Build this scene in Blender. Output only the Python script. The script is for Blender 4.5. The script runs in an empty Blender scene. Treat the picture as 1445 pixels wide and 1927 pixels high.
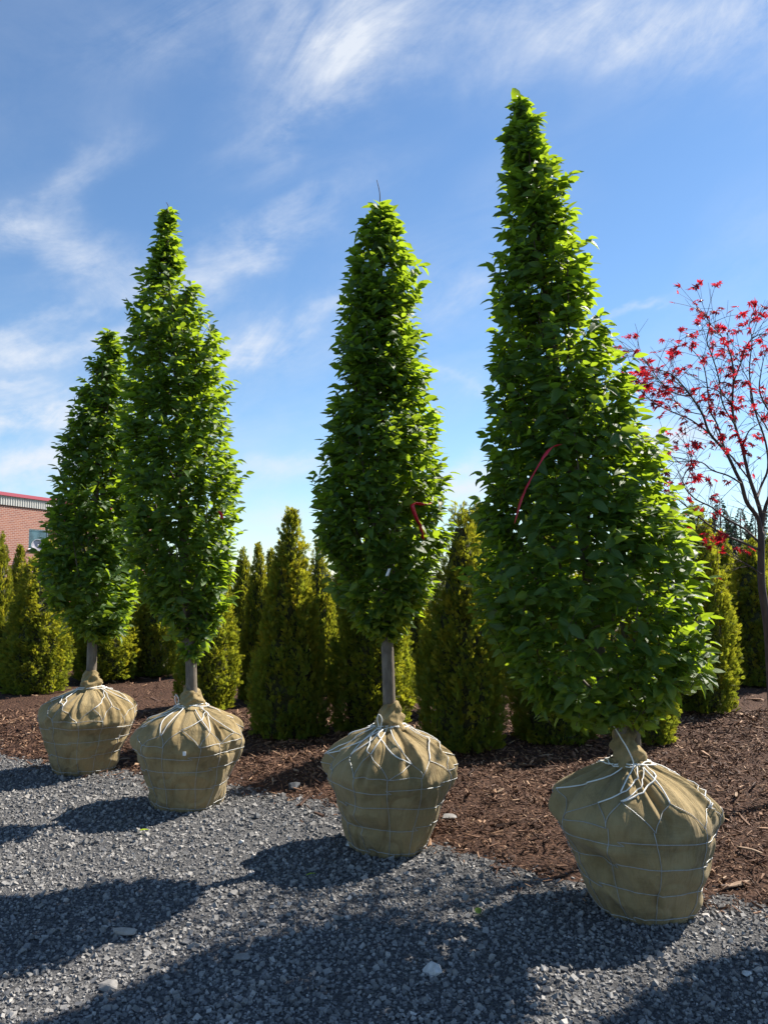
import bpy, math, random
import numpy as np
from mathutils import Vector, Matrix, noise as mnoise

R = math.radians
random.seed(11)
rng = np.random.default_rng(11)

# ------------------------------------------------------------------ camera, sky, sun, exposure
W0, H0, F0 = 1445.0, 1927.0, 1447.0
PITCH = math.atan((1080 - H0 / 2) / F0)
CAM_H = 1.65
scene = bpy.context.scene
col = scene.collection

cam_d = bpy.data.cameras.new('camera')
cam_d.sensor_fit = 'HORIZONTAL'
cam_d.sensor_width = 36.0
cam_d.lens = 36.0 * F0 / W0
cam_d.clip_start = 0.05
cam_d.clip_end = 3000
cam = bpy.data.objects.new('camera', cam_d)
cam.location = (0, 0, CAM_H)
cam.rotation_euler = (math.pi / 2 + PITCH, 0, 0)
col.objects.link(cam)
scene.camera = cam

SUN_EL, SUN_AZ = 44.5, 56.0        # azimuth from +Y towards +X
SUN_STR, SKY_STR = 5.0, 0.0715

sun_d = bpy.data.lights.new('sun', 'SUN')
sun_d.energy = SUN_STR
sun_d.angle = R(0.55)
sun_d.color = (1.0, 0.93, 0.82)
sun = bpy.data.objects.new('sun', sun_d)
to_sun = Vector((math.sin(R(SUN_AZ)) * math.cos(R(SUN_EL)), math.cos(R(SUN_AZ)) * math.cos(R(SUN_EL)), math.sin(R(SUN_EL))))
sun.rotation_euler = to_sun.to_track_quat('Z', 'Y').to_euler()
sun.location = to_sun * 50
col.objects.link(sun)

world = bpy.data.worlds.new('World')
scene.world = world
world.use_nodes = True
scene.view_settings.view_transform = 'Standard'
scene.view_settings.look = 'None'
scene.view_settings.gamma = 1.0
scene.view_settings.exposure = 1.1
scene.view_settings.use_curve_mapping = False
scene.cycles.use_denoising = True
scene.cycles.max_bounces = 8
scene.cycles.transparent_max_bounces = 8


class NT:
    """small node-tree helper"""
    def __init__(self, tree):
        self.t = tree
        tree.nodes.clear()

    def n(self, typ, ins=None, **props):
        nd = self.t.nodes.new(typ)
        for k, v in props.items():
            setattr(nd, k, v)
        for k, v in (ins or {}).items():
            s = nd.inputs[k]
            if isinstance(v, bpy.types.NodeSocket):
                self.t.links.new(v, s)
            else:
                s.default_value = v
        return nd

    def math(self, op, a, b=None, c=None, clamp=False):
        nd = self.n('ShaderNodeMath', operation=op, use_clamp=clamp)
        for i, v in enumerate((a, b, c)):
            if v is None:
                continue
            if isinstance(v, bpy.types.NodeSocket):
                self.t.links.new(v, nd.inputs[i])
            else:
                nd.inputs[i].default_value = v
        return nd.outputs[0]

    def mix(self, fac, a, b, blend='MIX'):
        nd = self.n('ShaderNodeMix', data_type='RGBA', blend_type=blend)
        for i, v in ((0, fac), (6, a), (7, b)):
            if isinstance(v, bpy.types.NodeSocket):
                self.t.links.new(v, nd.inputs[i])
            else:
                nd.inputs[i].default_value = v if i == 0 else (tuple(v) + (1.0,))[:4]
        return nd.outputs[2]

    def ramp(self, fac, stops, interp='LINEAR'):
        nd = self.n('ShaderNodeValToRGB', {'Fac': fac})
        cr = nd.color_ramp
        cr.interpolation = interp
        while len(cr.elements) < len(stops):
            cr.elements.new(0.5)
        for e, (p, c) in zip(cr.elements, stops):
            e.position = p
            e.color = (tuple(c) + (1.0,))[:4] if hasattr(c, '__len__') else (c, c, c, 1)
        return nd.outputs['Color']

    def link(self, a, b):
        self.t.links.new(a, b)


CP, SP = math.cos(PITCH), math.sin(PITCH)


def ray(x, y):
    u, v = (x - W0 / 2) / F0, (H0 / 2 - y) / F0
    return Vector((u, CP - v * SP, SP + v * CP))


# cirrus patches: photo x, y, half length, half width (px), slope in degrees, strength
CIRRUS = [(655, 40, 150, 75, 48, 1.3), (440, 30, 170, 50, 20, 0.35), (1100, 40, 260, 60, 8, 0.75), (1380, 70, 200, 70, 0, 0.5), (110, 478, 230, 38, -16, 0.8), (490, 455, 190, 40, 27, 0.95), (560, 235, 110, 24, 40, 0.35),
          (130, 365, 130, 26, 38, 0.45), (90, 655, 210, 28, 4, 1.2), (120, 590, 100, 16, 28, 0.6), (580, 605, 110, 20, 25, 0.7), (470, 672, 70, 22, 8, 1.2), (40, 785, 110, 36, 2, 2.2), (45, 720, 60, 14, 4, 0.8), (60, 880, 150, 28, 0, 1.4),
          (880, 545, 110, 36, 15, 0.6), (1195, 600, 50, 10, 12, 0.6), (850, 700, 100, 12, -16, 0.35), (880, 920, 130, 46, 0, 1.5), (560, 890, 160, 26, 3, 0.6), (500, 985, 180, 40, 0, 0.8), (1270, 830, 120, 24, 4, 1.0), (1300, 905, 160, 30, 0, 0.7)]


def build_world():
    w = NT(world.node_tree)
    out = w.n('ShaderNodeOutputWorld')
    sky = w.n('ShaderNodeTexSky', sky_type='NISHITA', sun_disc=False)
    sky.sun_elevation = R(SUN_EL)
    sky.sun_rotation = R(SUN_AZ)
    sky.altitude = 0
    sky.air_density = 1.0
    sky.dust_density = 0.05
    sky.ozone_density = 1.6
    tc = w.n('ShaderNodeTexCoord')
    D = tc.outputs['Generated']
    sep = w.n('ShaderNodeSeparateXYZ', {'Vector': D})
    def stretched(angle, sx, sy, seed):
        m = w.n('ShaderNodeMapping', {'Vector': D, 'Rotation': (0, R(angle), 0)}, vector_type='POINT')
        return w.n('ShaderNodeMapping', {'Vector': m.outputs[0], 'Scale': (sx, sx, sy), 'Location': (seed, seed * 0.7, seed * 1.3)}).outputs[0]
    fib = w.n('ShaderNodeTexNoise', {'Vector': stretched(28, 4.2, 11.0, 1.0), 'Scale': 1.0, 'Detail': 11.0, 'Roughness': 0.68, 'Distortion': 1.1}).outputs['Fac']
    fib2 = w.n('ShaderNodeTexNoise', {'Vector': stretched(10, 9.0, 17.0, 4.0), 'Scale': 1.0, 'Detail': 11.0, 'Roughness': 0.66, 'Distortion': 0.5}).outputs['Fac']
    bil = w.n('ShaderNodeTexNoise', {'Vector': stretched(0, 9.0, 20.0, 2.0), 'Scale': 1.0, 'Detail': 8.0, 'Roughness': 0.55}).outputs['Fac']
    cov = w.n('ShaderNodeTexNoise', {'Vector': stretched(24, 1.6, 4.2, 7.0), 'Scale': 1.0, 'Detail': 3.0, 'Roughness': 0.5}).outputs['Fac']
    total = w.math('MULTIPLY', w.math('SUBTRACT', cov, 0.44), 1.3, clamp=True)
    wn = w.n('ShaderNodeTexNoise', {'Vector': stretched(20, 7.0, 12.0, 9.0), 'Scale': 1.0, 'Detail': 5.0, 'Roughness': 0.6}).outputs['Color']
    wo = w.n('ShaderNodeVectorMath', {0: wn, 1: (0.5, 0.5, 0.5)}, operation='SUBTRACT').outputs[0]
    wo = w.n('ShaderNodeVectorMath', {0: wo, 1: (0.16, 0.16, 0.12)}, operation='MULTIPLY').outputs[0]
    DW = w.n('ShaderNodeVectorMath', {0: D, 1: wo}, operation='ADD').outputs[0]      # ragged patch outlines
    for (x, y, l, h, a, k) in CIRRUS:
        c = ray(x, y).normalized()
        e1 = ray(x + 10 * math.cos(R(a)), y - 10 * math.sin(R(a))).normalized() - c
        e1 = (e1 - c * e1.dot(c)).normalized()
        e2 = c.cross(e1)
        p = w.n('ShaderNodeVectorMath', {0: DW, 1: tuple(e1 * F0 / l)}, operation='DOT_PRODUCT').outputs['Value']
        q = w.n('ShaderNodeVectorMath', {0: DW, 1: tuple(e2 * F0 / h)}, operation='DOT_PRODUCT').outputs['Value']
        front = w.math('GREATER_THAN', sep.outputs['Y'], 0.0)
        r2 = w.math('ADD', w.math('MULTIPLY', p, p), w.math('MULTIPLY', q, q))
        g = w.math('MULTIPLY', w.math('EXPONENT', w.math('MULTIPLY', r2, -1.0)), w.math('MULTIPLY', front, k))
        total = w.math('ADD', total, g)
    hz = w.math('SUBTRACT', 1.0, w.math('MULTIPLY', sep.outputs['Z'], 2.6), clamp=True)
    tex = w.math('ADD', w.math('MULTIPLY', fib, 0.6), w.math('MULTIPLY', fib2, 0.4))
    tex = w.math('ADD', w.math('MULTIPLY', tex, w.math('SUBTRACT', 1.0, w.math('MULTIPLY', hz, 0.7))), w.math('MULTIPLY', bil, w.math('MULTIPLY', hz, 0.7)))
    fr = w.math('MULTIPLY', w.math('SUBTRACT', tex, 0.36), 3.9, clamp=True)
    cl = w.math('MULTIPLY', w.math('MULTIPLY', total, fr), 0.85, clamp=True)
    veil = w.math('MULTIPLY', w.math('POWER', hz, 1.6), 0.16)
    m2 = w.math('MULTIPLY', w.math('MAXIMUM', cl, veil), 0.9)
    skyc = w.mix(1.0, sky.outputs[0], SKY_TINT, 'MULTIPLY')
    colr = w.mix(m2, skyc, CLOUD_COL)
    bg = w.n('ShaderNodeBackground', {'Color': colr, 'Strength': SKY_STR})
    w.link(bg.outputs[0], out.inputs['Surface'])


SKY_TINT = (0.775, 0.945, 1.07)
CLOUD_COL = (5.6, 5.95, 6.5)
build_world()

# ------------------------------------------------------------------ helpers
def at(x, y, depth):
    """photo pixel -> point at distance depth along Y"""
    d = ray(x, y)
    k = depth / d.y
    return Vector((d.x * k, depth, CAM_H + d.z * k))


def onground(x, y, z=0.0):
    d = ray(x, y)
    k = (z - CAM_H) / d.z
    return Vector((d.x * k, d.y * k, z))


def smooth(a, b, x):
    t = np.clip((x - a) / (b - a), 0, 1)
    return t * t * (3 - 2 * t)


def vnoise(x, y, seed=0.0):
    """cheap smooth noise for arrays (-1..1)"""
    x = np.asarray(x, float); y = np.asarray(y, float)
    s = np.zeros(np.broadcast(x, y).shape)
    r = np.random.default_rng(int(seed * 10) + 5)
    for k in range(7):
        a = r.uniform(0, 2 * math.pi)
        f = r.uniform(0.6, 1.7)
        s = s + np.sin((x * math.cos(a) + y * math.sin(a)) * f * 2 * math.pi + r.uniform(0, 6.28) + 1.3 * np.sin(x * f * 2.1 + y * 1.7 + k))
    return s / 7 * 1.5


def vn3(x, y, z, seed=0):
    """lattice value noise for arrays, 0..1"""
    x, y, z = np.broadcast_arrays(np.asarray(x, float), np.asarray(y, float), np.asarray(z, float))
    xi, yi, zi = np.floor(x).astype(np.int64), np.floor(y).astype(np.int64), np.floor(z).astype(np.int64)
    fx, fy, fz = x - xi, y - yi, z - zi
    fx, fy, fz = (f * f * (3 - 2 * f) for f in (fx, fy, fz))
    def h(a, b, c):
        n = (a * 374761393 + b * 668265263 + c * 2147483647 + int(seed) * 1274126177) & 0xFFFFFFFF
        n = ((n ^ (n >> 13)) * 1274126177) & 0xFFFFFFFF
        return ((n ^ (n >> 16)) & 0xFFFF) / 65535.0
    o = 0
    for dx in (0, 1):
        for dy in (0, 1):
            for dz in (0, 1):
                o = o + h(xi + dx, yi + dy, zi + dz) * (fx if dx else 1 - fx) * (fy if dy else 1 - fy) * (fz if dz else 1 - fz)
    return o


def ridge(n):
    return 1 - np.abs(2 * n - 1)


def make_mesh(name, verts, faces, smooth_shade=False, tint=None, mats=None, mat_idx=None):
    """verts (N,3); faces (M,3) or (M,4) array, or list of such arrays"""
    me = bpy.data.meshes.new(name)
    if not isinstance(faces, (list, tuple)):
        faces = [faces]
    faces = [np.asarray(f, np.int32) for f in faces if len(f)]
    verts = np.asarray(verts, np.float32)
    me.vertices.add(len(verts))
    me.vertices.foreach_set('co', verts.ravel())
    loops = np.concatenate([f.ravel() for f in faces])
    tot = np.concatenate([np.full(len(f), f.shape[1], np.int32) for f in faces])
    start = np.concatenate([[0], np.cumsum(tot)[:-1]]).astype(np.int32)
    me.loops.add(len(loops))
    me.loops.foreach_set('vertex_index', loops)
    me.polygons.add(len(tot))
    me.polygons.foreach_set('loop_start', start)
    me.polygons.foreach_set('loop_total', tot)
    if mat_idx is not None:
        me.polygons.foreach_set('material_index', np.asarray(mat_idx, np.int32))
    me.update(calc_edges=True)
    me.polygons.foreach_set('use_smooth', np.full(len(tot), smooth_shade, bool))
    if tint is not None:
        a = me.attributes.new('tint', 'FLOAT_COLOR', 'POINT')
        a.data.foreach_set('color', np.asarray(tint, np.float32).ravel())
    for m in (mats or []):
        me.materials.append(m)
    return me


def link(name, me, parent=None, kind=None, label=None, cat=None, group=None, loc=None):
    o = bpy.data.objects.new(name, me)
    col.objects.link(o)
    if parent is not None:
        o.parent = parent
    if loc is not None:
        o.location = loc
    for k, v in (('kind', kind), ('label', label), ('category', cat), ('group', group)):
        if v:
            o[k] = v
    return o


def empty(name, loc, label, cat, group=None):
    o = link(name, None, None, None, label, cat, group, loc)
    o.empty_display_size = 0.1
    return o


class Acc:
    """accumulates vertex / face arrays"""
    def __init__(self):
        self.v, self.f3, self.f4, self.t, self.n = [], [], [], [], 0

    def add(self, v, f, tint=None):
        v = np.asarray(v, np.float32).reshape(-1, 3)
        f = np.asarray(f, np.int32) + self.n
        (self.f3 if f.shape[1] == 3 else self.f4).append(f)
        self.v.append(v)
        if tint is None:
            tint = (0.5, 0.5, 0.5, 1)
        t = np.asarray(tint, np.float32)
        if t.ndim == 1:
            t = np.tile(t, (len(v), 1))
        self.t.append(t)
        self.n += len(v)

    def box(self, c0, c1, tint=None):
        x0, y0, z0 = c0; x1, y1, z1 = c1
        v = [(x0, y0, z0), (x1, y0, z0), (x1, y1, z0), (x0, y1, z0), (x0, y0, z1), (x1, y0, z1), (x1, y1, z1), (x0, y1, z1)]
        f = [(3, 2, 1, 0), (4, 5, 6, 7), (0, 1, 5, 4), (1, 2, 6, 5), (2, 3, 7, 6), (3, 0, 4, 7)]
        self.add(v, f, tint)

    def tube(self, pts, rad, sides=6, tint=None, caps=True):
        pts = np.asarray(pts, float)
        n = len(pts)
        rad = np.broadcast_to(np.asarray(rad, float), (n,))
        tan = np.gradient(pts, axis=0)
        tan /= np.linalg.norm(tan, axis=1)[:, None] + 1e-9
        ref = np.array([0.0, 0, 1]) if abs(tan[0, 2]) < 0.9 else np.array([1.0, 0, 0])
        u = np.cross(tan[0], ref); u /= np.linalg.norm(u)
        us = []
        for i in range(n):
            u = u - tan[i] * u.dot(tan[i]); u /= np.linalg.norm(u) + 1e-9
            us.append(u)
        us = np.array(us); vs = np.cross(tan, us)
        a = np.arange(sides) / sides * 2 * math.pi
        ring = pts[:, None, :] + rad[:, None, None] * (np.cos(a)[None, :, None] * us[:, None, :] + np.sin(a)[None, :, None] * vs[:, None, :])
        v = ring.reshape(-1, 3)
        i, j = np.meshgrid(np.arange(n - 1), np.arange(sides), indexing='ij')
        j2 = (j + 1) % sides
        f = np.stack([i * sides + j, i * sides + j2, (i + 1) * sides + j2, (i + 1) * sides + j], -1).reshape(-1, 4)
        if caps:
            v = np.vstack([v, pts[0], pts[-1]])
            k = np.arange(sides)
            c0 = np.stack([(k + 1) % sides, k, np.full(sides, n * sides)], -1)
            c1 = np.stack([(n - 1) * sides + k, (n - 1) * sides + (k + 1) % sides, np.full(sides, n * sides + 1)], -1)
            self.f3.append((np.vstack([c0, c1]) + self.n).astype(np.int32))
        self.add(v, f, tint)

    def mesh(self, name, mats, smooth_shade=False):
        fs = []
        if self.f4: fs.append(np.vstack(self.f4))
        if self.f3: fs.append(np.vstack(self.f3))
        return make_mesh(name, np.vstack(self.v), fs, smooth_shade, np.vstack(self.t), mats)


def catmull(pts, per=6):
    p = np.asarray(pts, float)
    if len(p) < 3:
        t = np.linspace(0, 1, per + 1)[:, None]
        return p[0] * (1 - t) + p[-1] * t
    q = np.vstack([2 * p[0] - p[1], p, 2 * p[-1] - p[-2]])
    out = []
    for i in range(1, len(q) - 2):
        t = np.linspace(0, 1, per, endpoint=False)[:, None]
        a, b, c, d = q[i - 1], q[i], q[i + 1], q[i + 2]
        out.append(0.5 * (2 * b + (c - a) * t + (2 * a - 5 * b + 4 * c - d) * t ** 2 + (3 * b - a - 3 * c + d) * t ** 3))
    out.append(p[-1][None])
    return np.vstack(out)


# ------------------------------------------------------------------ materials
def material(name):
    m = bpy.data.materials.new(name)
    m.use_nodes = True
    return m, NT(m.node_tree)


def finish(t, shader):
    o = t.n('ShaderNodeOutputMaterial')
    t.link(shader, o.inputs['Surface'])


def bump(t, h, strength, dist):
    return t.n('ShaderNodeBump', {'Height': h, 'Strength': strength, 'Distance': dist}).outputs[0]


def noise(t, scale, detail=4, rough=0.55, vec=None, dist=0.0):
    ins = {'Scale': scale, 'Detail': detail, 'Roughness': rough, 'Distortion': dist}
    if vec is not None:
        ins['Vector'] = vec
    return t.n('ShaderNodeTexNoise', ins).outputs['Fac']


def objco(t):
    return t.n('ShaderNodeTexCoord').outputs['Object']


def plain(name, c, rough=0.6, metal=0.0, var=0.15, scale=40, bstr=0.2, bdist=0.002):
    m, t = material(name)
    v = objco(t)
    n = noise(t, scale, 5, 0.6, v)
    c0 = tuple(x * (1 - var) for x in c); c1 = tuple(min(1, x * (1 + var)) for x in c)
    cc = t.ramp(n, [(0.3, c0), (0.7, c1)])
    b = t.n('ShaderNodeBsdfPrincipled', {'Base Color': cc, 'Roughness': rough, 'Metallic': metal, 'Normal': bump(t, n, bstr, bdist)})
    finish(t, b.outputs[0])
    return m


def leaf_material(name, dark, light, trans, tfac, rough=0.42, vein=True):
    """tint attribute: R = along leaf, G = across (0 at rib), B = random per leaf"""
    m, t = material(name)
    a = t.n('ShaderNodeAttribute', attribute_name='tint')
    s = t.n('ShaderNodeSeparateColor', {'Color': a.outputs['Color']})
    base = t.mix(s.outputs['Blue'], dark, light)
    tr = t.mix(s.outputs['Blue'], tuple(x * 0.8 for x in trans), tuple(min(1, x * 1.15) for x in trans))
    nrm = None
    if vein:
        ph = t.math('SUBTRACT', t.math('MULTIPLY', s.outputs['Red'], 60.0), t.math('MULTIPLY', s.outputs['Green'], 26.0))
        w = t.math('SINE', ph)
        rib = t.math('LESS_THAN', s.outputs['Green'], 0.07)
        base = t.mix(t.math('MULTIPLY', rib, 0.5), base, tuple(min(1, x * 1.8) for x in light))
        nrm = bump(t, w, 0.35, 0.0012)
    ins = {'Base Color': base, 'Roughness': rough, 'Specular IOR Level': 0.45}
    ti = {'Color': tr}
    if nrm is not None:
        ins['Normal'] = nrm
    b = t.n('ShaderNodeBsdfPrincipled', ins)
    tl = t.n('ShaderNodeBsdfTranslucent', ti)
    mx = t.n('ShaderNodeMixShader', {0: tfac, 1: b.outputs[0], 2: tl.outputs[0]})
    finish(t, mx.outputs[0])
    return m


def thuja_material():
    """tint: R = along spray, G = random clump warmth, B = random spray value"""
    m, t = material('thuja_foliage')
    a = t.n('ShaderNodeAttribute', attribute_name='tint')
    s = t.n('ShaderNodeSeparateColor', {'Color': a.outputs['Color']})
    oi = t.n('ShaderNodeObjectInfo')
    green = t.mix(s.outputs['Blue'], (0.050, 0.112, 0.026), (0.115, 0.200, 0.036))
    gold = t.mix(s.outputs['Blue'], (0.26, 0.225, 0.014), (0.40, 0.33, 0.020))
    bronze = (0.24, 0.135, 0.022)
    warm = t.mix(t.math('MULTIPLY', oi.outputs['Random'], 0.45), gold, bronze)
    k = t.math('ADD', s.outputs['Green'], t.math('MULTIPLY', s.outputs['Red'], 0.22), clamp=True)
    c = t.mix(k, green, warm)
    c2 = t.mix(0.55, t.mix(1.0, c, (1.7, 1.7, 1.1), 'MULTIPLY'), (0.42, 0.42, 0.022))
    b = t.n('ShaderNodeBsdfPrincipled', {'Base Color': c, 'Roughness': 0.62, 'Specular IOR Level': 0.25})
    tl = t.n('ShaderNodeBsdfTranslucent', {'Color': c2})
    mx = t.n('ShaderNodeMixShader', {0: 0.5, 1: b.outputs[0], 2: tl.outputs[0]})
    finish(t, mx.outputs[0])
    return m


def bark_material(name, c0, c1, scale=14):
    m, t = material(name)
    v = t.n('ShaderNodeMapping', {'Vector': objco(t), 'Scale': (3.0, 3.0, 0.9)}).outputs[0]
    n = noise(t, scale, 6, 0.62, v, 0.4)
    n2 = noise(t, 90, 4, 0.6, objco(t))
    c = t.mix(t.math('MULTIPLY', n2, 0.5), t.ramp(n, [(0.32, c0), (0.68, c1)]), c0)
    b = t.n('ShaderNodeBsdfPrincipled', {'Base Color': c, 'Roughness': 0.8, 'Normal': bump(t, n, 0.5, 0.004)})
    finish(t, b.outputs[0])
    return m


def burlap_material():
    m, t = material('burlap')
    v = objco(t)
    # tint R,G = cloth coordinates in metres
    a = t.n('ShaderNodeAttribute', attribute_name='tint')
    s = t.n('ShaderNodeSeparateColor', {'Color': a.outputs['Color']})
    oi = t.n('ShaderNodeObjectInfo')
    n1 = noise(t, 5, 6, 0.6, v, 0.3)
    n2 = noise(t, 38, 5, 0.65, v)
    wx = t.math('SINE', t.math('MULTIPLY', s.outputs['Red'], 1500.0))
    wy = t.math('SINE', t.math('MULTIPLY', s.outputs['Green'], 1500.0))
    slubv = t.n('ShaderNodeCombineXYZ', {'X': t.math('MULTIPLY', s.outputs['Red'], 12.0), 'Y': t.math('MULTIPLY', s.outputs['Green'], 260.0)}).outputs[0]
    slub = noise(t, 1.0, 3, 0.6, slubv)
    slubv2 = t.n('ShaderNodeCombineXYZ', {'X': t.math('MULTIPLY', s.outputs['Red'], 260.0), 'Y': t.math('MULTIPLY', s.outputs['Green'], 12.0), 'Z': 5.0}).outputs[0]
    slub2 = noise(t, 1.0, 3, 0.6, slubv2)
    base = t.ramp(n1, [(0.28, (0.195, 0.138, 0.062)), (0.5, (0.300, 0.222, 0.106)), (0.75, (0.39, 0.295, 0.150))])
    base = t.mix(t.math('MULTIPLY', t.math('SUBTRACT', slub, 0.45), 1.6, clamp=True), base, (0.36, 0.28, 0.145))
    base = t.mix(t.math('MULTIPLY', t.math('SUBTRACT', slub2, 0.5), 1.6, clamp=True), base, (0.20, 0.145, 0.07))
    base = t.mix(t.math('MULTIPLY', t.math('SUBTRACT', n2, 0.55), 1.8, clamp=True), base, (0.22, 0.155, 0.08))
    # soil stains that soak the cloth
    st = noise(t, 3.1, 4, 0.55, t.n('ShaderNodeMapping', {'Vector': v, 'Location': (3.1, 0.4, 1.9)}).outputs[0], 0.5)
    base = t.mix(t.math('MULTIPLY', t.math('SUBTRACT', st, 0.56), 4.5, clamp=True), base, (0.085, 0.058, 0.030))
    crv = t.n('ShaderNodeCombineXYZ', {'X': t.math('MULTIPLY', s.outputs['Red'], 9.0), 'Y': t.math('MULTIPLY', s.outputs['Green'], 3.2)}).outputs[0]
    cr = noise(t, 1.0, 3, 0.55, crv, 1.2)
    crr = t.math('SUBTRACT', 1.0, t.math('ABSOLUTE', t.math('SUBTRACT', t.math('MULTIPLY', cr, 2.0), 1.0)))
    cr2 = noise(t, 13.0, 4, 0.6, v, 0.8)
    big = t.math('ADD', t.math('POWER', crr, 3.0), t.math('MULTIPLY', cr2, 0.25))
    nb = bump(t, big, 0.38, 0.02)
    base = t.mix(t.math('MULTIPLY', t.math('SUBTRACT', cr2, 0.5), 1.4, clamp=True), base, (0.40, 0.32, 0.18))
    h = t.math('ADD', t.math('MULTIPLY', t.math('ADD', wx, wy), 0.25), t.math('ADD', slub, t.math('MULTIPLY', n2, 0.9)))
    b = t.n('ShaderNodeBsdfPrincipled', {'Base Color': base, 'Roughness': 0.93, 'Specular IOR Level': 0.12, 'Sheen Weight': 0.12, 'Normal': t.n('ShaderNodeBump', {'Height': h, 'Strength': 0.55, 'Distance': 0.0022, 'Normal': nb}).outputs[0]})
    finish(t, b.outputs[0])
    return m


def stone_material(name, stops, scale=160):
    """tint.R picks the stone's own colour"""
    m, t = material(name)
    a = t.n('ShaderNodeAttribute', attribute_name='tint')
    s = t.n('ShaderNodeSeparateColor', {'Color': a.outputs['Color']})
    n = noise(t, scale, 4, 0.6, objco(t))
    c = t.ramp(s.outputs['Red'], stops)
    c = t.mix(t.math('MULTIPLY', t.math('SUBTRACT', n, 0.4), 1.2, clamp=True), c, t.mix(1.0, c, (1.6, 1.58, 1.52), 'MULTIPLY'))
    b = t.n('ShaderNodeBsdfPrincipled', {'Base Color': c, 'Roughness': 0.78, 'Specular IOR Level': 0.35, 'Normal': bump(t, n, 0.4, 0.002)})
    finish(t, b.outputs[0])
    return m


def ground_material(name, stops, s1, s2, bd):
    m, t = material(name)
    v = objco(t)
    vo = t.n('ShaderNodeTexVoronoi', {'Vector': v, 'Scale': s1})
    n = noise(t, s2, 6, 0.65, v)
    n0 = noise(t, 1.3, 4, 0.5, v)
    c = t.ramp(t.math('ADD', t.math('MULTIPLY', vo.outputs['Distance'], 0.5), t.math('MULTIPLY', n, 0.6)), stops)
    c = t.mix(t.math('MULTIPLY', n0, 0.5), c, t.mix(1.0, c, (0.62, 0.62, 0.65), 'MULTIPLY'))
    h = t.math('ADD', t.math('MULTIPLY', vo.outputs['Distance'], -0.7), n)
    b = t.n('ShaderNodeBsdfPrincipled', {'Base Color': c, 'Roughness': 0.9, 'Specular IOR Level': 0.2, 'Normal': bump(t, h, 0.9, bd)})
    finish(t, b.outputs[0])
    return m


def brick_material():
    m, t = material('brick_wall')
    a = t.n('ShaderNodeTexCoord').outputs['UV']
    br = t.n('ShaderNodeTexBrick', {'Vector': a, 'Scale': 1.0, 'Color1': (0.30, 0.105, 0.062, 1), 'Color2': (0.20, 0.062, 0.045, 1),
                                    'Mortar': (0.42, 0.34, 0.29, 1), 'Mortar Size': 0.009, 'Mortar Smooth': 0.1, 'Bias': -0.2,
                                    'Brick Width': 0.24, 'Row Height': 0.08})
    n = noise(t, 5.0, 5, 0.6, a)
    c = t.mix(t.math('MULTIPLY', n, 0.4), br.outputs['Color'], (0.12, 0.05, 0.045))
    b = t.n('ShaderNodeBsdfPrincipled', {'Base Color': c, 'Roughness': 0.85, 'Normal': bump(t, br.outputs['Fac'], -0.6, 0.01)})
    finish(t, b.outputs[0])
    return m


M = {}
M['hornbeam'] = leaf_material('hornbeam_leaf', (0.042, 0.098, 0.026), (0.082, 0.158, 0.038), (0.38, 0.53, 0.022), 0.47)
M['maple_leaf'] = leaf_material('maple_leaf', (0.045, 0.005, 0.014), (0.22, 0.009, 0.018), (0.62, 0.022, 0.035), 0.48, vein=False)
M['thuja'] = thuja_material()
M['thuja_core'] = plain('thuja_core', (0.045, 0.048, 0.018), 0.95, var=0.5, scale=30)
M['bark'] = bark_material('hornbeam_bark', (0.105, 0.082, 0.062), (0.235, 0.195, 0.150))
M['twig'] = plain('twig_bark', (0.070, 0.045, 0.030), 0.8)
M['maple_bark'] = bark_material('maple_bark', (0.055, 0.035, 0.035), (0.120, 0.085, 0.075))
M['burlap'] = burlap_material()
M['wire'] = plain('galvanised_wire', (0.42, 0.43, 0.43), 0.5, 0.5, 0.2, 90)
M['rope'] = plain('white_rope', (0.78, 0.78, 0.76), 0.75, 0.0, 0.08, 300, 0.5, 0.001)
M['gravel'] = stone_material('gravel_stone', [(0.0, (0.075, 0.074, 0.075)), (0.35, (0.155, 0.151, 0.149)), (0.7, (0.25, 0.240, 0.229)), (0.92, (0.37, 0.348, 0.325)), (1.0, (0.55, 0.52, 0.49))])
M['chip'] = stone_material('mulch_chip', [(0.0, (0.040, 0.020, 0.013)), (0.4, (0.100, 0.048, 0.028)), (0.66, (0.21, 0.115, 0.066)), (0.85, (0.35, 0.215, 0.13)), (1.0, (0.52, 0.38, 0.26))], 110)
M['gravel_ground'] = ground_material('gravel_ground', [(0.25, (0.045, 0.046, 0.049)), (0.55, (0.105, 0.105, 0.108)), (0.8, (0.20, 0.195, 0.19))], 75, 120, 0.02)
M['mulch_ground'] = ground_material('mulch_ground', [(0.25, (0.025, 0.013, 0.009)), (0.55, (0.070, 0.034, 0.021)), (0.85, (0.16, 0.085, 0.050))], 40, 60, 0.03)
M['soil'] = ground_material('soil', [(0.25, (0.05, 0.045, 0.025)), (0.6, (0.09, 0.09, 0.035)), (0.85, (0.14, 0.12, 0.07))], 6, 20, 0.05)
M['brick'] = brick_material()
M['ribbon'] = plain('red_ribbon', (0.50, 0.008, 0.030), 0.35, 0, 0.1)
M['white'] = plain('white_plastic', (0.78, 0.79, 0.80), 0.4, 0, 0.05)
M['red_metal'] = plain('red_coping', (0.36, 0.07, 0.095), 0.4, 0.0, 0.06)
M['pale_metal'] = plain('pale_fascia', (0.46, 0.45, 0.42), 0.5, 0.0, 0.06, 6)
M['dish'] = plain('dish_grey', (0.40, 0.38, 0.42), 0.45, 0.0, 0.05)
M['spruce'] = leaf_material('spruce_needles', (0.012, 0.028, 0.020), (0.028, 0.050, 0.030), (0.03, 0.06, 0.03), 0.25, 0.7, vein=False)
gm, gt = material('window_glass')
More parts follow.
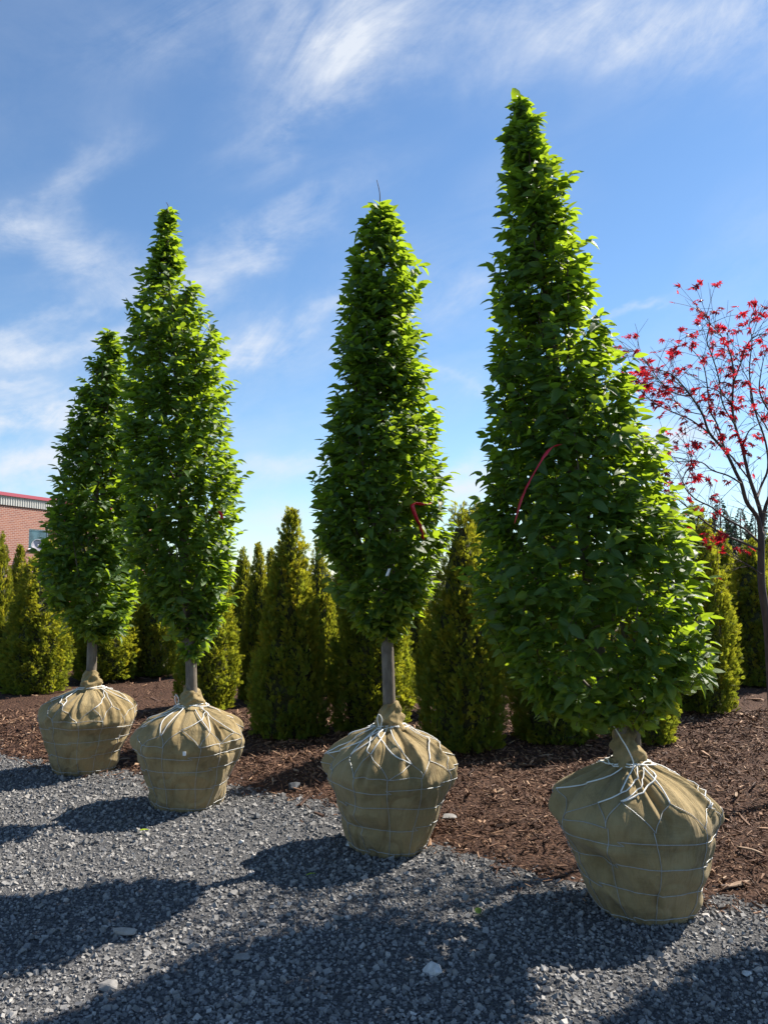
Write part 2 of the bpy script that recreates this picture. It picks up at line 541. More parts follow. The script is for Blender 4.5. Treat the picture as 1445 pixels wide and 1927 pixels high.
finish(gt, gt.n('ShaderNodeBsdfPrincipled', {'Base Color': (0.10, 0.16, 0.20, 1), 'Roughness': 0.04, 'Specular IOR Level': 1.0, 'Metallic': 0.6}).outputs[0])
M['glass'] = gm
M['pale_stone'] = plain('pale_stone', (0.52, 0.50, 0.48), 0.75, 0, 0.35, 28, 0.6, 0.006)
M['grey_stone'] = plain('grey_stone', (0.20, 0.19, 0.18), 0.8, 0, 0.3, 24, 0.6, 0.006)
M['tan_stone'] = plain('tan_stone', (0.33, 0.29, 0.25), 0.8, 0, 0.25, 24, 0.6, 0.006)
M['dark_stone'] = plain('dark_stone', (0.060, 0.066, 0.075), 0.75, 0, 0.3, 24, 0.6, 0.006)
M['wood'] = bark_material('wood_shard', (0.16, 0.095, 0.055), (0.36, 0.25, 0.16), 9)

# ------------------------------------------------------------------ ground
BX = np.array([-30, -6, -3.72, -2.4, -1.1, -0.48, 0.35, 0.68, 0.95, 1.7, 1.95, 4.0, 14.0])
BY = np.array([17, 8.4, 7.25, 6.6, 6.1, 5.72, 4.78, 4.45, 4.28, 4.02, 3.84, 2.9, -2.0])


def edge_d(x, y):
    """distance-like measure: > 0 in the mulch bed"""
    return (np.asarray(y) - np.interp(x, BX, BY)) * 0.8 + 0.07 * vnoise(np.asarray(x) * 1.3, np.asarray(y) * 1.3, 1) + 0.03 * vnoise(np.asarray(x) * 4, np.asarray(y) * 4, 2)


def gh(x, y):
    d = edge_d(x, y)
    g = 0.008 * vnoise(np.asarray(x) * 0.6, np.asarray(y) * 0.6, 3)
    m = 0.055 * smooth(0.0, 0.7, d) + (0.025 * vnoise(np.asarray(x) * 0.9, np.asarray(y) * 0.9, 4) + 0.012 * vnoise(np.asarray(x) * 2.6, np.asarray(y) * 2.6, 14)) * smooth(0.1, 0.8, d)
    return g + m


def sheet(name, x0, x1, y0, y1, nx, ny, zf, mat, kind='structure', keep=None):
    xs = np.linspace(x0, x1, nx); ys = np.linspace(y0, y1, ny)
    X, Y = np.meshgrid(xs, ys)
    v = np.stack([X, Y, zf(X, Y)], -1).reshape(-1, 3)
    i, j = np.meshgrid(np.arange(ny - 1), np.arange(nx - 1), indexing='ij')
    f = np.stack([i * nx + j, i * nx + j + 1, (i + 1) * nx + j + 1, (i + 1) * nx + j], -1).reshape(-1, 4)
    if keep is not None:
        c = v[f].mean(1)
        f = f[keep(c[:, 0], c[:, 1])]
        used = np.unique(f)
        mp = np.zeros(len(v), int); mp[used] = np.arange(len(used))
        v = v[used]; f = mp[f]
    return link(name, make_mesh(name, v, f, True, None, [mat]), kind=kind)


sheet('ground', -900, 900, -300, 1500, 40, 40, lambda x, y: np.full(x.shape, -0.06), M['soil'])
sheet('gravel_yard', -16, 10, -6, 14, 220, 180, lambda x, y: gh(x, y), M['gravel_ground'], keep=lambda x, y: edge_d(x, y) < 0.25)
sheet('mulch_bed', -16, 14, 1.5, 22, 260, 220, lambda x, y: gh(x, y) + 0.006 - 0.03 * smooth(0.05, -0.1, edge_d(x, y)), M['mulch_ground'], keep=lambda x, y: edge_d(x, y) > -0.08)


def in_view(x, y, mx=1.12):
    return (np.abs(x) < (y + 0.3) * 0.5 * mx + 0.15) & (y > 2.35)


def scatter_rocks(name, P, size, flat, tintv, mat, elong=None, seed=0, tilt=0.5):
    """P (N,3) centres; every rock a jittered box with 12 triangles"""
    r = np.random.default_rng(seed)
    n = len(P)
    cube = np.array([(-1, -1, -1), (1, -1, -1), (1, 1, -1), (-1, 1, -1), (-1, -1, 1), (1, -1, 1), (1, 1, 1), (-1, 1, 1)], float)
    tri = np.array([(0, 2, 1), (0, 3, 2), (4, 5, 6), (4, 6, 7), (0, 1, 5), (0, 5, 4), (1, 2, 6), (1, 6, 5), (2, 3, 7), (2, 7, 6), (3, 0, 4), (3, 4, 7)])
    v = cube[None] * r.uniform(0.45, 1.0, (n, 8, 3))
    sc = np.stack([size * r.uniform(0.75, 1.25, n), size * r.uniform(0.6, 1.0, n), size * flat * r.uniform(0.6, 1.1, n)], -1)
    if elong is not None:
        sc[:, 0] *= elong
        v[:, [0, 3, 4, 7], 1] *= r.uniform(0.2, 1, (n, 1))
        v[:, [1, 2, 5, 6], 1] *= r.uniform(0.2, 1, (n, 1))
        v[:, :, 2] += (v[:, :, 0] ** 2 - 0.4) * r.normal(0, 0.9, (n, 1))
    v = v * sc[:, None, :]
    az = r.uniform(0, 2 * math.pi, n); tx = r.normal(0, tilt, n); ty = r.normal(0, tilt, n)
    def rot(v, i, j, a):
        c, s = np.cos(a)[:, None], np.sin(a)[:, None]
        p, q = v[:, :, i].copy(), v[:, :, j].copy()
        v[:, :, i] = c * p - s * q; v[:, :, j] = s * p + c * q
    rot(v, 1, 2, tx); rot(v, 0, 2, ty); rot(v, 0, 1, az)
    v = v + P[:, None, :]
    f = tri[None] + (np.arange(n) * 8)[:, None, None]
    t = np.zeros((n, 8, 4)); t[:, :, 0] = tintv[:, None]; t[:, :, 3] = 1
    return make_mesh(name, v.reshape(-1, 3), f.reshape(-1, 3), False, t.reshape(-1, 4), [mat])


def pick(n, ylo, yhi, want_mulch, power=1.0, band=0.06):
    y = ylo + (yhi - ylo) * rng.random(n * 3) ** power
    x = (rng.random(n * 3) * 2 - 1) * ((y + 0.3) * 0.63 + 0.25)
    d = edge_d(x, y) + rng.normal(0, band, n * 3)
    k = (d > 0) if want_mulch else (d <= 0)
    x, y = x[k], y[k]
    return x[:n], y[:n]


GX, GY = pick(61000, 2.3, 7.6, False, 1.25, 0.09)
gs = np.exp(rng.normal(math.log(0.0072), 0.42, len(GX)))
gs = np.clip(gs, 0.0035, 0.020) * (0.85 + 0.07 * (GY - 2.4))
GP = np.stack([GX, GY, gh(GX, GY) + gs * 0.25], -1)
gt_ = np.clip(rng.beta(2.0, 2.6, len(GX)) + 0.06 * vnoise(GX * 0.8, GY * 0.8, 7), 0, 1)
link('gravel', scatter_rocks('gravel', GP, gs, 0.7, gt_, M['gravel'], None, 5, 0.6), kind='stuff', label='loose dark grey crushed gravel covering the yard', cat='gravel')

MX, MY = pick(43000, 3.2, 9.0, True, 0.95, 0.15)
MX2, MY2 = pick(5000, 9.0, 14.0, True, 1.0)
MX = np.concatenate([MX, MX2]); MY = np.concatenate([MY, MY2])
ms = np.exp(rng.normal(math.log(0.0060), 0.42, len(MX))) * (0.8 + 0.09 * (MY - 3))
MP = np.stack([MX, MY, gh(MX, MY) + 0.010 + rng.random(len(MX)) * 0.022], -1)
link('mulch', scatter_rocks('mulch', MP, ms, 0.45, np.clip(rng.beta(1.8, 2.4, len(MX)), 0, 1), M['chip'], np.clip(rng.normal(2.7, 0.9, len(MX)), 1.1, 5), 6, 0.42), kind='stuff', label='shredded reddish brown bark mulch in the planting bed', cat='mulch')


# ------------------------------------------------------------------ foliage helpers
def leaf_template(fold=0.28, curl=0.35):
    """10 vertices, 10 triangles, unit length along +X, normal +Z; returns verts, tris, (t, |v|)"""
    mt = [0.0, 0.36, 0.70, 1.0]
    st = [0.10, 0.42, 0.76]
    sw = [0.18, 0.275, 0.17]
    P, A = [], []
    for t in mt:
        P.append((t, 0, -curl * t * t * 0.5)); A.append((t, 0))
    for sgn in (1, -1):
        for t, w in zip(st, sw):
            P.append((t, sgn * w, fold * w - curl * t * t * 0.5)); A.append((t - 0.05, 1.0))
    T = []
    for o, fl in ((4, False), (7, True)):
        tt = [(0, o, 1), (o, o + 1, 1), (1, o + 1, 2), (o + 1, o + 2, 2), (2, o + 2, 3)]
        T += [(a, c, b) for a, b, c in tt] if not fl else tt
    T = [(a, c, b) for a, b, c in T]
    return np.array(P), np.array(T), np.array(A)


LT = [leaf_template(f, c) for f, c in ((0.3, 0.3), (0.5, 0.55), (0.15, 0.15), (0.4, -0.1), (0.6, 0.8))]


def frames(d, up):
    """orthonormal frames: X along d, Z near up"""
    d = d / (np.linalg.norm(d, axis=1)[:, None] + 1e-9)
    y = np.cross(up, d); y /= np.linalg.norm(y, axis=1)[:, None] + 1e-9
    z = np.cross(d, y)
    return np.stack([d, y, z], -1)        # columns


def leaves_mesh(name, P, Fm, L, Wd, var, rnd, mat):
    V, T, A, off = [], [], [], 0
    for k, (tv, tf, ta) in enumerate(LT):
        s = np.where(var == k)[0]
        if not len(s):
            continue
        v = tv[None] * np.stack([L[s], Wd[s], L[s]], -1)[:, None, :]
        v = np.einsum('nij,nkj->nki', Fm[s], v) + P[s][:, None, :]
        n, q = len(s), len(tv)
        T.append((tf[None] + (np.arange(n) * q)[:, None, None] + off).reshape(-1, 3))
        t = np.zeros((n, q, 4)); t[:, :, 0] = ta[None, :, 0]; t[:, :, 1] = ta[None, :, 1]; t[:, :, 2] = rnd[s][:, None]; t[:, :, 3] = 1
        V.append(v.reshape(-1, 3)); A.append(t.reshape(-1, 4)); off += n * q
    return make_mesh(name, np.vstack(V), np.vstack(T), True, np.vstack(A), [mat])


def project(P):
    d = P - np.array([0, 0, CAM_H])
    fwd = d[:, 1] * CP + d[:, 2] * SP
    up = -d[:, 1] * SP + d[:, 2] * CP
    return W0 / 2 + F0 * d[:, 0] / fwd, H0 / 2 - F0 * up / fwd, fwd


def visible_px(P, Fm, L, Wd, step=2.0):
    """pixels that each leaf shows, by splatting points of every leaf into a depth buffer"""
    uu, vv = np.meshgrid(np.linspace(0.08, 0.95, 7), np.linspace(-0.24, 0.24, 4))
    q = np.stack([uu.ravel(), vv.ravel() * (1 - 0.5 * np.abs(uu.ravel() - 0.45)), np.zeros(28)], -1)
    v = q[None] * np.stack([L, Wd, L], -1)[:, None, :]
    v = np.einsum('nij,nkj->nki', Fm, v) + P[:, None, :]
    x, y, z = project(v.reshape(-1, 3))
    ids = np.repeat(np.arange(len(P)), len(q))
    key = (np.floor(y / step).astype(np.int64) + 4000) * 100000 + np.floor(x / step).astype(np.int64) + 4000
    ok = (x > 0) & (x < W0) & (y > 0) & (y < H0)
    key, z, ids = key[ok], z[ok], ids[ok]
    o = np.lexsort((z, key))
    key, ids = key[o], ids[o]
    first = np.ones(len(key), bool); first[1:] = key[1:] != key[:-1]
    return np.bincount(ids[first], minlength=len(P))


LEAF_VARIANTS = []
for k in range(len(LT)):
    for rv in (0.1, 0.35, 0.6, 0.9):
        tv, tf, ta = LT[k]
        t = np.zeros((len(tv), 4)); t[:, 0] = ta[:, 0]; t[:, 1] = ta[:, 1]; t[:, 2] = rv; t[:, 3] = 1
        LEAF_VARIANTS.append((k, rv, make_mesh('hornbeam_leaf', tv, tf, True, t, [M['hornbeam']])))


# ------------------------------------------------------------------ root balls
class Ball:
    """burlapped root ball: surface r(theta, z) in local space, z from 0 to H, neck above"""
    def __init__(self, Rm, H, seed, prof, bulges, lean, pleat=1.0):
        self.R, self.H, self.seed, self.lean = Rm, H, seed, np.array(lean)
        self.pz = np.array([p[0] for p in prof]); self.pr = np.array([p[1] for p in prof])
        self.bulges = bulges
        r = np.random.default_rng(seed)
        n = 17
        self.pl = np.sort(np.arange(n) / n * 2 * math.pi + r.normal(0, 0.11, n))
        self.pa = r.uniform(0.4, 1.25, n) * pleat
        self.pw = r.uniform(0.05, 0.12, n)
        self.tw = r.uniform(-0.5, 0.5, n)
        self.ze = r.uniform(0.60, 0.80, n)

    def radius(self, th, zn, plain_=False):
        th = np.asarray(th, float); zn = np.asarray(zn, float)
        s = np.interp(zn, self.pz, self.pr)
        s = s * 0.5 + 0.25 * np.interp(zn - 0.025, self.pz, self.pr) + 0.25 * np.interp(zn + 0.025, self.pz, self.pr)
        rr = s * self.R
        sd = self.seed
        ct, st = np.cos(th), np.sin(th)
        # slow lumpiness of the soil
        rr = rr * (1 + 0.022 * vnoise(ct * 0.55 + zn * 0.5, st * 0.55 + zn * 0.3, sd) + 0.012 * vnoise(ct * 1.2 + zn, st * 1.2 - zn, sd + 1))
        for (bt, bz, bw, bh, amp) in self.bulges:
            dth = (th - bt + math.pi) % (2 * math.pi) - math.pi
            rr = rr + amp * np.exp(-(dth / bw) ** 2 - ((zn - bz) / bh) ** 2)
        # rings of wire bite slightly into the cloth
        for zl in (0.045, 0.24, 0.42, 0.575):
            rr = rr - 0.005 * np.exp(-((zn - zl) / 0.028) ** 2)
        if plain_:
            return rr
        # gathered pleats running from the neck over the shoulder
        for a, am, w, tw, ze in zip(self.pl, self.pa, self.pw, self.tw, self.ze):
            ww = w * (0.75 + 0.8 * (1 - zn))
            dth = (th - a - tw * (zn - 0.7) + math.pi) % (2 * math.pi) - math.pi
            k = smooth(ze - 0.16, ze + 0.06, zn) * (1 - 0.55 * smooth(0.9, 1.05, zn))
            rr = rr + k * am * 0.030 * (np.exp(-(dth / ww) ** 2) - 0.75 * np.exp(-((dth - 2.0 * ww) / (1.1 * ww)) ** 2))
        wp = 0.5 * vn3(ct * 1.5, st * 1.5, zn * 4, sd + 21)
        g = smooth(0.50, 0.80, zn) * (1 - 0.5 * smooth(0.92, 1.02, zn))
        f1 = ridge(vn3(ct * 2.3 + wp, st * 2.3 + wp, zn * 1.6, sd + 11))
        f2 = ridge(vn3(ct * 4.6 + wp, st * 4.6 - wp, zn * 3.0, sd + 12))
        f3 = vn3(ct * 3.0, st * 3.0, zn * 9.0, sd + 13)
        rr = rr + g * (0.058 * (f1 - 0.58) + 0.028 * (f2 - 0.52) + 0.028 * (f3 - 0.5))
        # puckers just under the shoulder, slack folds and creases on the side
        sh = np.exp(-((zn - 0.60) / 0.09) ** 2)
        rr = rr + sh * 0.036 * (vn3(ct * 2.6, st * 2.6, zn * 5.0, sd + 14) - 0.45)
        low = smooth(0.66, 0.45, zn)
        rr = rr + low * (0.024 * (vn3(ct * 1.9, st * 1.9, zn * 3.2, sd + 15) - 0.5) + 0.018 * ridge(vn3(ct * 2.2 + zn * 1.2, st * 2.2 - zn, zn * 3.6, sd + 16)) ** 5 - 0.016 * ridge(vn3(ct * 2.0 - zn * 0.9, st * 2.0, zn * 4.5, sd + 17)) ** 7)
        rr = rr + 0.0016 * (vn3(ct * 14, st * 14, zn * 24, sd + 18) - 0.5)
        return rr

    def point(self, th, zn, off=0.0):
        th = np.asarray(th, float); zn = np.asarray(zn, float)
        r = self.radius(th, zn)
        if off:                                     # wires and ropes span the small hollows
            r = np.maximum(r - 0.0006, 0.45 * r + 0.55 * self.radius(th, zn, True)) + off
        z = zn * self.H
        lift = off * 0.8 * smooth(0.66, 0.9, zn)
        x = r * np.cos(th) + self.lean[0] * z
        y = r * np.sin(th) + self.lean[1] * z
        return np.stack([x, y, z + lift], -1)

    def mesh(self):
        nt, nz = 290, 122
        th = np.linspace(0, 2 * math.pi, nt, endpoint=False)
        zn = np.concatenate([np.linspace(0.0, 0.5, 45, endpoint=False), np.linspace(0.5, 1.02, nz - 45)])
        T, Z = np.meshgrid(th, zn)
        P = self.point(T, Z)
        sag = 0.006 * vnoise(T * 2.2, Z * 3, self.seed + 9) * smooth(0.6, 0.8, Z)
        P[..., 2] += sag
        P[0, :, 2] = -0.01
        arc = np.cumsum(np.concatenate([[0], np.linalg.norm(np.diff(P[:, 0, :], axis=0), axis=1)]))
        tint = np.zeros(P.shape[:2] + (4,))
        tint[..., 0] = T * self.R
        tint[..., 1] = arc[:, None]
        tint[..., 3] = 1
        v = P.reshape(-1, 3)
        i, j = np.meshgrid(np.arange(nz - 1), np.arange(nt), indexing='ij')
        j2 = (j + 1) % nt
        f = np.stack([i * nt + j, i * nt + j2, (i + 1) * nt + j2, (i + 1) * nt + j], -1).reshape(-1, 4)
        v = np.vstack([v, [[0, 0, -0.01]]])
        k = np.arange(nt)
        bot = np.stack([(k + 1) % nt, k, np.full(nt, nt * nz)], -1)
        tn = np.vstack([tint.reshape(-1, 4), [[0, 0, 0, 1]]])
        return make_mesh('root_ball', v, [f, bot], True, tn, [M['burlap']])


PROF = [(0.0, 0.60), (0.03, 0.655), (0.10, 0.70), (0.25, 0.79), (0.42, 0.905), (0.55, 0.985), (0.63, 1.0), (0.70, 0.98), (0.77, 0.90), (0.84, 0.75), (0.90, 0.565), (0.95, 0.37), (0.985, 0.22), (1.02, 0.15)]


def build_ball(parent, ball, base_off, wire_seed, n_up=11, collar_h=0.135, trunk_r=0.04, loop_at=None):
    """root_ball with wire rings, uprights, loops and ropes as sub-parts"""
    rb = link('root_ball', ball.mesh(), parent)
    r = np.random.default_rng(wire_seed)
    WR = 0.0019
    phase = base_off
    ths = phase + np.arange(n_up) / n_up * 2 * math.pi + r.normal(0, 0.05, n_up)
    # horizontal rings, kinked where they were crimped tight
    for zi, zl in enumerate((0.045, 0.24, 0.42, 0.575)):
        nseg = 112
        th = np.linspace(0, 2 * math.pi, nseg, endpoint=False)
        jog = np.zeros(nseg)
        for q in range(4):
            a = (q / 4 * 2 * math.pi + r.uniform(-0.5, 0.5) - 0.9 + 0.25 * zi) % (2 * math.pi)
            jog += 0.021 * ((((th - a) / (2 * math.pi)) % 1.0) - 0.5) * -1.15
        z = zl + jog + 0.008 * np.sin(th * 2 + r.uniform(0, 6)) + 0.004 * np.sin(th * 5 + r.uniform(0, 6))
        z = np.maximum(z, 0.012)
        P = ball.point(th, z, 0.0035)
        # sharp steps: repeat the vertex at each jump so the wire bends in a Z
        pts = []
        for k in range(nseg):
            pts.append(P[k])
            if abs(z[(k + 1) % nseg] - z[k]) > 0.012:
                a, b = P[k], P[(k + 1) % nseg]
                mid = (a + b) / 2
                pts.append(mid + (b - a) * 0.75 * np.array([1, 1, 0.0]) + np.array([0, 0, (a - mid)[2]]))
                pts.append(mid - (b - a) * 0.75 * np.array([1, 1, 0.0]) + np.array([0, 0, (b - mid)[2]]))
        pts.append(pts[0])
        A = Acc(); A.tube(pts, WR, 5, caps=False)
        link('wire_ring', A.mesh('wire_ring', [M['wire']], True), rb)
    # uprights
    for t0 in ths:
        zz = np.linspace(0.0, 0.67, 28)
        wob = 0.035 * np.sin(zz * 9 + r.uniform(0, 6)) * r.uniform(0.3, 1) + r.normal(0, 0.05) * (zz - 0.67)
        A = Acc(); A.tube(ball.point(t0 + wob, zz, 0.003), WR, 5)
        link('wire_upright', A.mesh('wire_upright', [M['wire']], True), rb)
    # zig-zag loops at the shoulder
    apex = []
    A = Acc()
    for k in range(n_up):
        t0, t1 = ths[k], ths[(k + 1) % n_up] + (2 * math.pi if k == n_up - 1 else 0)
        tm = (t0 + t1) / 2 + r.normal(0, 0.09)
        za = 0.805 + r.normal(0, 0.035)
        zb0, zb1 = 0.665, 0.665
        for (ta, zA, tb, zB) in ((t0, zb0, tm, za), (tm, za, t1, zb1)):
            s = np.linspace(0, 1, 12)
            e = s if zA < zB else s
            curve = 0.10 * (t1 - t0) * np.sin(s * math.pi) * (1 if zA < zB else -1) * -1
            A.tube(ball.point(ta + (tb - ta) * e + curve, zA + (zB - zA) * s, 0.0045), WR, 5)
        if r.random() < 0.55:
            s = np.linspace(0, 1, 16)
            A.tube(ball.point(t0 + (t1 - t0) * s, 0.668 + 0.012 * np.sin(s * math.pi), 0.0045), WR, 5)
        apex.append((tm, za))
    link('wire_loop', A.mesh('wire_loop', [M['wire']], True), rb)
    # ropes from the loops to the neck
    nk = 0.985
    RR = 0.0034
    for k, (tm, za) in enumerate(apex):
        tn = tm + r.normal(0, 0.75)
        for sgn in ((-1, 1) if r.random() < 0.6 else (0,)):
            te = tn + sgn * r.uniform(0.1, 0.4)
            s = np.linspace(0, 1, 14)
            P = ball.point(tm + (te - tm) * s + sgn * 0.012, za + (nk - za) * s, 0.007)
            # pulled straight: blend towards the chord where it stays above the cloth
            ch = P[0] + (P[-1] - P[0]) * s[:, None]
            Pm = P.copy()
            Pm[:, 2] = np.maximum(P[:, 2], ch[:, 2])
            A = Acc(); A.tube(Pm, RR * r.uniform(0.75, 1.1), 6)
            link('rope', A.mesh('rope', [M['rope']], True), rb)
    # turns of rope round the neck
    A = Acc()
    th = np.linspace(0, 2 * math.pi * 2.3, 70)
    P = ball.point(th, nk + 0.012 * np.sin(th * 1.7) + 0.004 * th / 6, 0.008)
    A.tube(P, RR, 6)
    link('rope', A.mesh('rope', [M['rope']], True), rb)
    # a free loop of rope by the neck
    p0 = ball.point(loop_at if loop_at else -1.9, nk, 0.01)
    pts = catmull([p0, p0 + np.array([-0.012, -0.01, 0.05]), p0 + np.array([-0.004, -0.02, 0.085]), p0 + np.array([0.016, -0.018, 0.055]), p0 + np.array([0.008, -0.008, 0.0])], 6)
    if loop_at:
        A = Acc(); A.tube(pts, RR * 0.9, 6)
        link('rope', A.mesh('rope', [M['rope']], True), rb)
    # burlap twisted round the stem
    nt, nz = 72, 30
    T, Z = np.meshgrid(np.linspace(0, 2 * math.pi, nt, endpoint=False), np.linspace(0, 1, nz))
    topc = np.array([ball.lean[0] * ball.H * 1.0, ball.lean[1] * ball.H, ball.H * 0.97])
    rad = trunk_r * 1.25 + 0.030 * np.exp(-((Z - 0.42) / 0.28) ** 2) + 0.05 * np.exp(-(Z / 0.16) ** 2)
    rad = rad + 0.010 * np.sin(T * 3 + Z * 9 + wire_seed) * (1 - 0.5 * Z) + 0.006 * np.sin(T * 7 - Z * 14 + wire_seed) + 0.007 * vnoise(T * 0.6, Z * 2, wire_seed)
    rad = rad + 0.012 * ridge(vn3(np.cos(T - Z * 2.2) * 1.6, np.sin(T - Z * 2.2) * 1.6, Z * 4.0, wire_seed)) * (1 - 0.7 * Z)
    tilt = 0.035 * np.sin(T + wire_seed) * Z ** 2 + 0.010 * np.sin(T * 3 + wire_seed) * Z ** 3
    hh = collar_h
    P = np.stack([topc[0] + rad * np.cos(T) + ball.lean[0] * Z * hh, topc[1] + rad * np.sin(T) + ball.lean[1] * Z * hh, topc[2] + Z * hh + tilt], -1)
    tint = np.zeros(P.shape[:2] + (4,)); tint[..., 0] = T * 0.06 + Z * 0.05; tint[..., 1] = Z * hh; tint[..., 3] = 1
    i, j = np.meshgrid(np.arange(nz - 1), np.arange(nt), indexing='ij')
    j2 = (j + 1) % nt
    f = np.stack([i * nt + j, i * nt + j2, (i + 1) * nt + j2, (i + 1) * nt + j], -1).reshape(-1, 4)
    v = np.vstack([P.reshape(-1, 3), [topc + np.array([ball.lean[0] * hh, ball.lean[1] * hh, hh])]])
    k = np.arange(nt)
    cap = np.stack([(nz - 1) * nt + k, (nz - 1) * nt + (k + 1) % nt, np.full(nt, nt * nz)], -1)
    link('burlap_collar', make_mesh('burlap_collar', v, [f, cap], True, np.vstack([tint.reshape(-1, 4), [[0, 0, 0, 1]]]), [M['burlap']]), rb)
    return rb


# ------------------------------------------------------------------ hornbeams
def build_hornbeam(cfg):
    base = Vector(cfg['base'])
    r = np.random.default_rng(cfg['seed'])
    root = empty('hornbeam_tree', base, cfg['label'], 'tree', 'hornbeam trees standing in burlapped root balls')
    bw = np.array(base)
    ball = Ball(cfg['R'], cfg['H'], cfg['seed'], PROF, cfg['bulges'], cfg['lean'], cfg.get('pleat', 1.0))
    build_ball(root, ball, cfg['phase'], cfg['seed'] + 3, cfg.get('n_up', 11), cfg.get('collar', 0.135), cfg['trunk_r'], cfg.get('loop_at'))
    Zd = base.y
    rows = []
    for (y, l, q) in cfg['rows']:
        a, b = at(l, y, Zd), at(q, y, Zd)
        rows.append(((a.z + b.z) / 2, (a.x + b.x) / 2 - base.x, (b.x - a.x) / 2))
    rows = np.array(rows[::-1])
    hz, hc, hr = rows[:, 0], rows[:, 1], rows[:, 2]
    cx = lambda h: np.interp(h, hz, hc)
    rd = lambda h: np.interp(h, hz, hr)
    h0, h1 = hz[0], hz[-1]
    # a slightly smoothed axis for the stem
    neck = np.array([ball.lean[0] * ball.H, ball.lean[1] * ball.H, ball.H])
    hh = np.linspace(h0 + 0.35, h1, 9)
    cxs = np.array([cx(np.clip(np.linspace(h - 0.35, h + 0.35, 9), h0, h1)).mean() for h in hh])
    axis = np.vstack([[neck * 0.55], [neck], np.stack([cxs, neck[1] * np.ones(9) * 1.0, hh], -1)])
    axis[-1, 0] = cx(h1)
    ax = catmull(axis, 8)
    axx = lambda h: np.interp(h, ax[:, 2], ax[:, 0])
    axy = lambda h: np.interp(h, ax[:, 2], ax[:, 1])
    tr = cfg['trunk_r']
    tt = np.linspace(0, 1, len(ax))
    rad = tr * (1 - tt) ** 0.8 + 0.004
    A = Acc(); A.tube(ax + r.normal(0, 0.0012, ax.shape), rad, 14)
    link('trunk', A.mesh('trunk', [M['bark']], True), root)
    if cfg.get('leader'):
        lx, ly = cfg['leader']
        p0 = ax[-1]; p1 = np.array(at(lx, ly, Zd)) - bw
        A = Acc(); A.tube(catmull([p0 - np.array([0, 0, 0.15]), p0, (p0 + p1) / 2 + np.array([0.008, 0, 0]), p1], 4), np.linspace(0.0045, 0.0022, 13), 5)
        link('branch', A.mesh('branch', [M['twig']], True), root)
    # limbs
    limbs = []
    nl = cfg.get('limbs', 24)
    for k in range(nl):
        hs = h0 - 0.10 + (h1 - h0) * 0.72 * (k / nl) + r.uniform(0, 0.06)
        az = k * 2.399 + r.uniform(-0.4, 0.4)
        hs = max(hs, neck[2] + cfg.get('limb_min', 0.30))
        he = min(hs + r.uniform(0.45, 0.95), h1 - 0.05)
        re = rd(he) * r.uniform(0.55, 0.8)
        p0 = np.array([axx(hs), axy(hs), hs])
        p2 = np.array([cx(he) + re * math.cos(az), axy(he) + re * math.sin(az), he])
        pm = p0 * 0.5 + p2 * 0.5 + np.array([math.cos(az), math.sin(az), 0]) * re * 0.12 - np.array([0, 0, 0.03])
        pts = catmull([p0, pm, p2], 5)
        limbs.append(pts)
        rs = tr * 0.36 * (1 - 0.5 * k / nl)
        A = Acc(); A.tube(pts, np.linspace(rs, 0.003, len(pts)), 6)
        link('branch', A.mesh('branch', [M['bark'] if k < 8 else M['twig']], True), root)
    # extra stems of the low-forked tree
    for (dx, dy) in cfg.get('stems', []):
        p0 = neck + np.array([0, 0, -0.04]); he = h0 + 0.9
        p1 = neck + np.array([dx * 0.35, dy * 0.35, 0.16]); p2 = np.array([cx(he) + dx, axy(he) + dy, he])
        pts = catmull([p0, p1, p2], 8)
        A = Acc(); A.tube(pts, np.linspace(tr * 0.62, 0.01, len(pts)), 9)
        link('stem', A.mesh('stem', [M['bark']], True), root)
    if cfg.get('stem_rope'):
        pts = catmull([np.array(at(x, y, dz)) - bw for x, y, dz in cfg['stem_rope']], 5)
        A = Acc(); A.tube(pts, 0.0034, 6)
        link('rope', A.mesh('rope', [M['rope']], True), root)
    # shoots, each carrying a two-ranked row of leaves
    N = cfg['shoots']
    hs_ = np.linspace(h0, h1, 200)
    wgt = rd(hs_) + 0.05
    cdf = np.cumsum(wgt); cdf /= cdf[-1]
    LP, LD, LU, LL, LW = [], [], [], [], []
    TW = Acc()
    for k in range(N):
        h = float(np.interp(r.random(), cdf, hs_))
        az = r.uniform(0, 2 * math.pi)
        if cfg.get('open_back') and h < h0 + 0.55 and 0.2 < az < 2.0 and r.random() < 0.8:
            continue
        rr = rd(h)
        deep = r.random() < 0.30
        depth = r.uniform(0.45, 0.8) if deep else r.uniform(0.86, 1.0)
        if r.random() < 0.07:
            depth = 1.0 + r.uniform(0.02, 0.06) / max(rr, 0.05)
        ln = r.uniform(0.14, 0.30) * (0.6 + 0.4 * min(1, rr / 0.3))
        tip_r = max(0.012, rr * depth - 0.036 * (1 - float(smooth(0.10, 0.34, rr))))
        slope = r.uniform(0.5, 1.25)
        out = np.array([math.cos(az), math.sin(az), 0])
        side = np.array([-math.sin(az), math.cos(az), 0])
        o = np.array([cx(h), axy(h), 0])
        tip = o + out * tip_r + np.array([0, 0, h])
        d = out * 0.75 + np.array([0, 0, slope]) + side * r.normal(0, 0.35)
        d /= np.linalg.norm(d)
        st = tip - d * min(ln, max(0.08, tip_r * 1.6))
        st[2] = max(st[2], h0 - 0.03)
        mid = (st + tip) / 2 + np.array([0, 0, 0.018]) - out * 0.008
        pts = catmull([st, mid, tip + np.array([0, 0, -0.012])], 3)
        TW.tube(pts, np.linspace(0.0022, 0.0010, len(pts)), 3, caps=False)
        nlv = int(max(4, round(ln / 0.0235)))
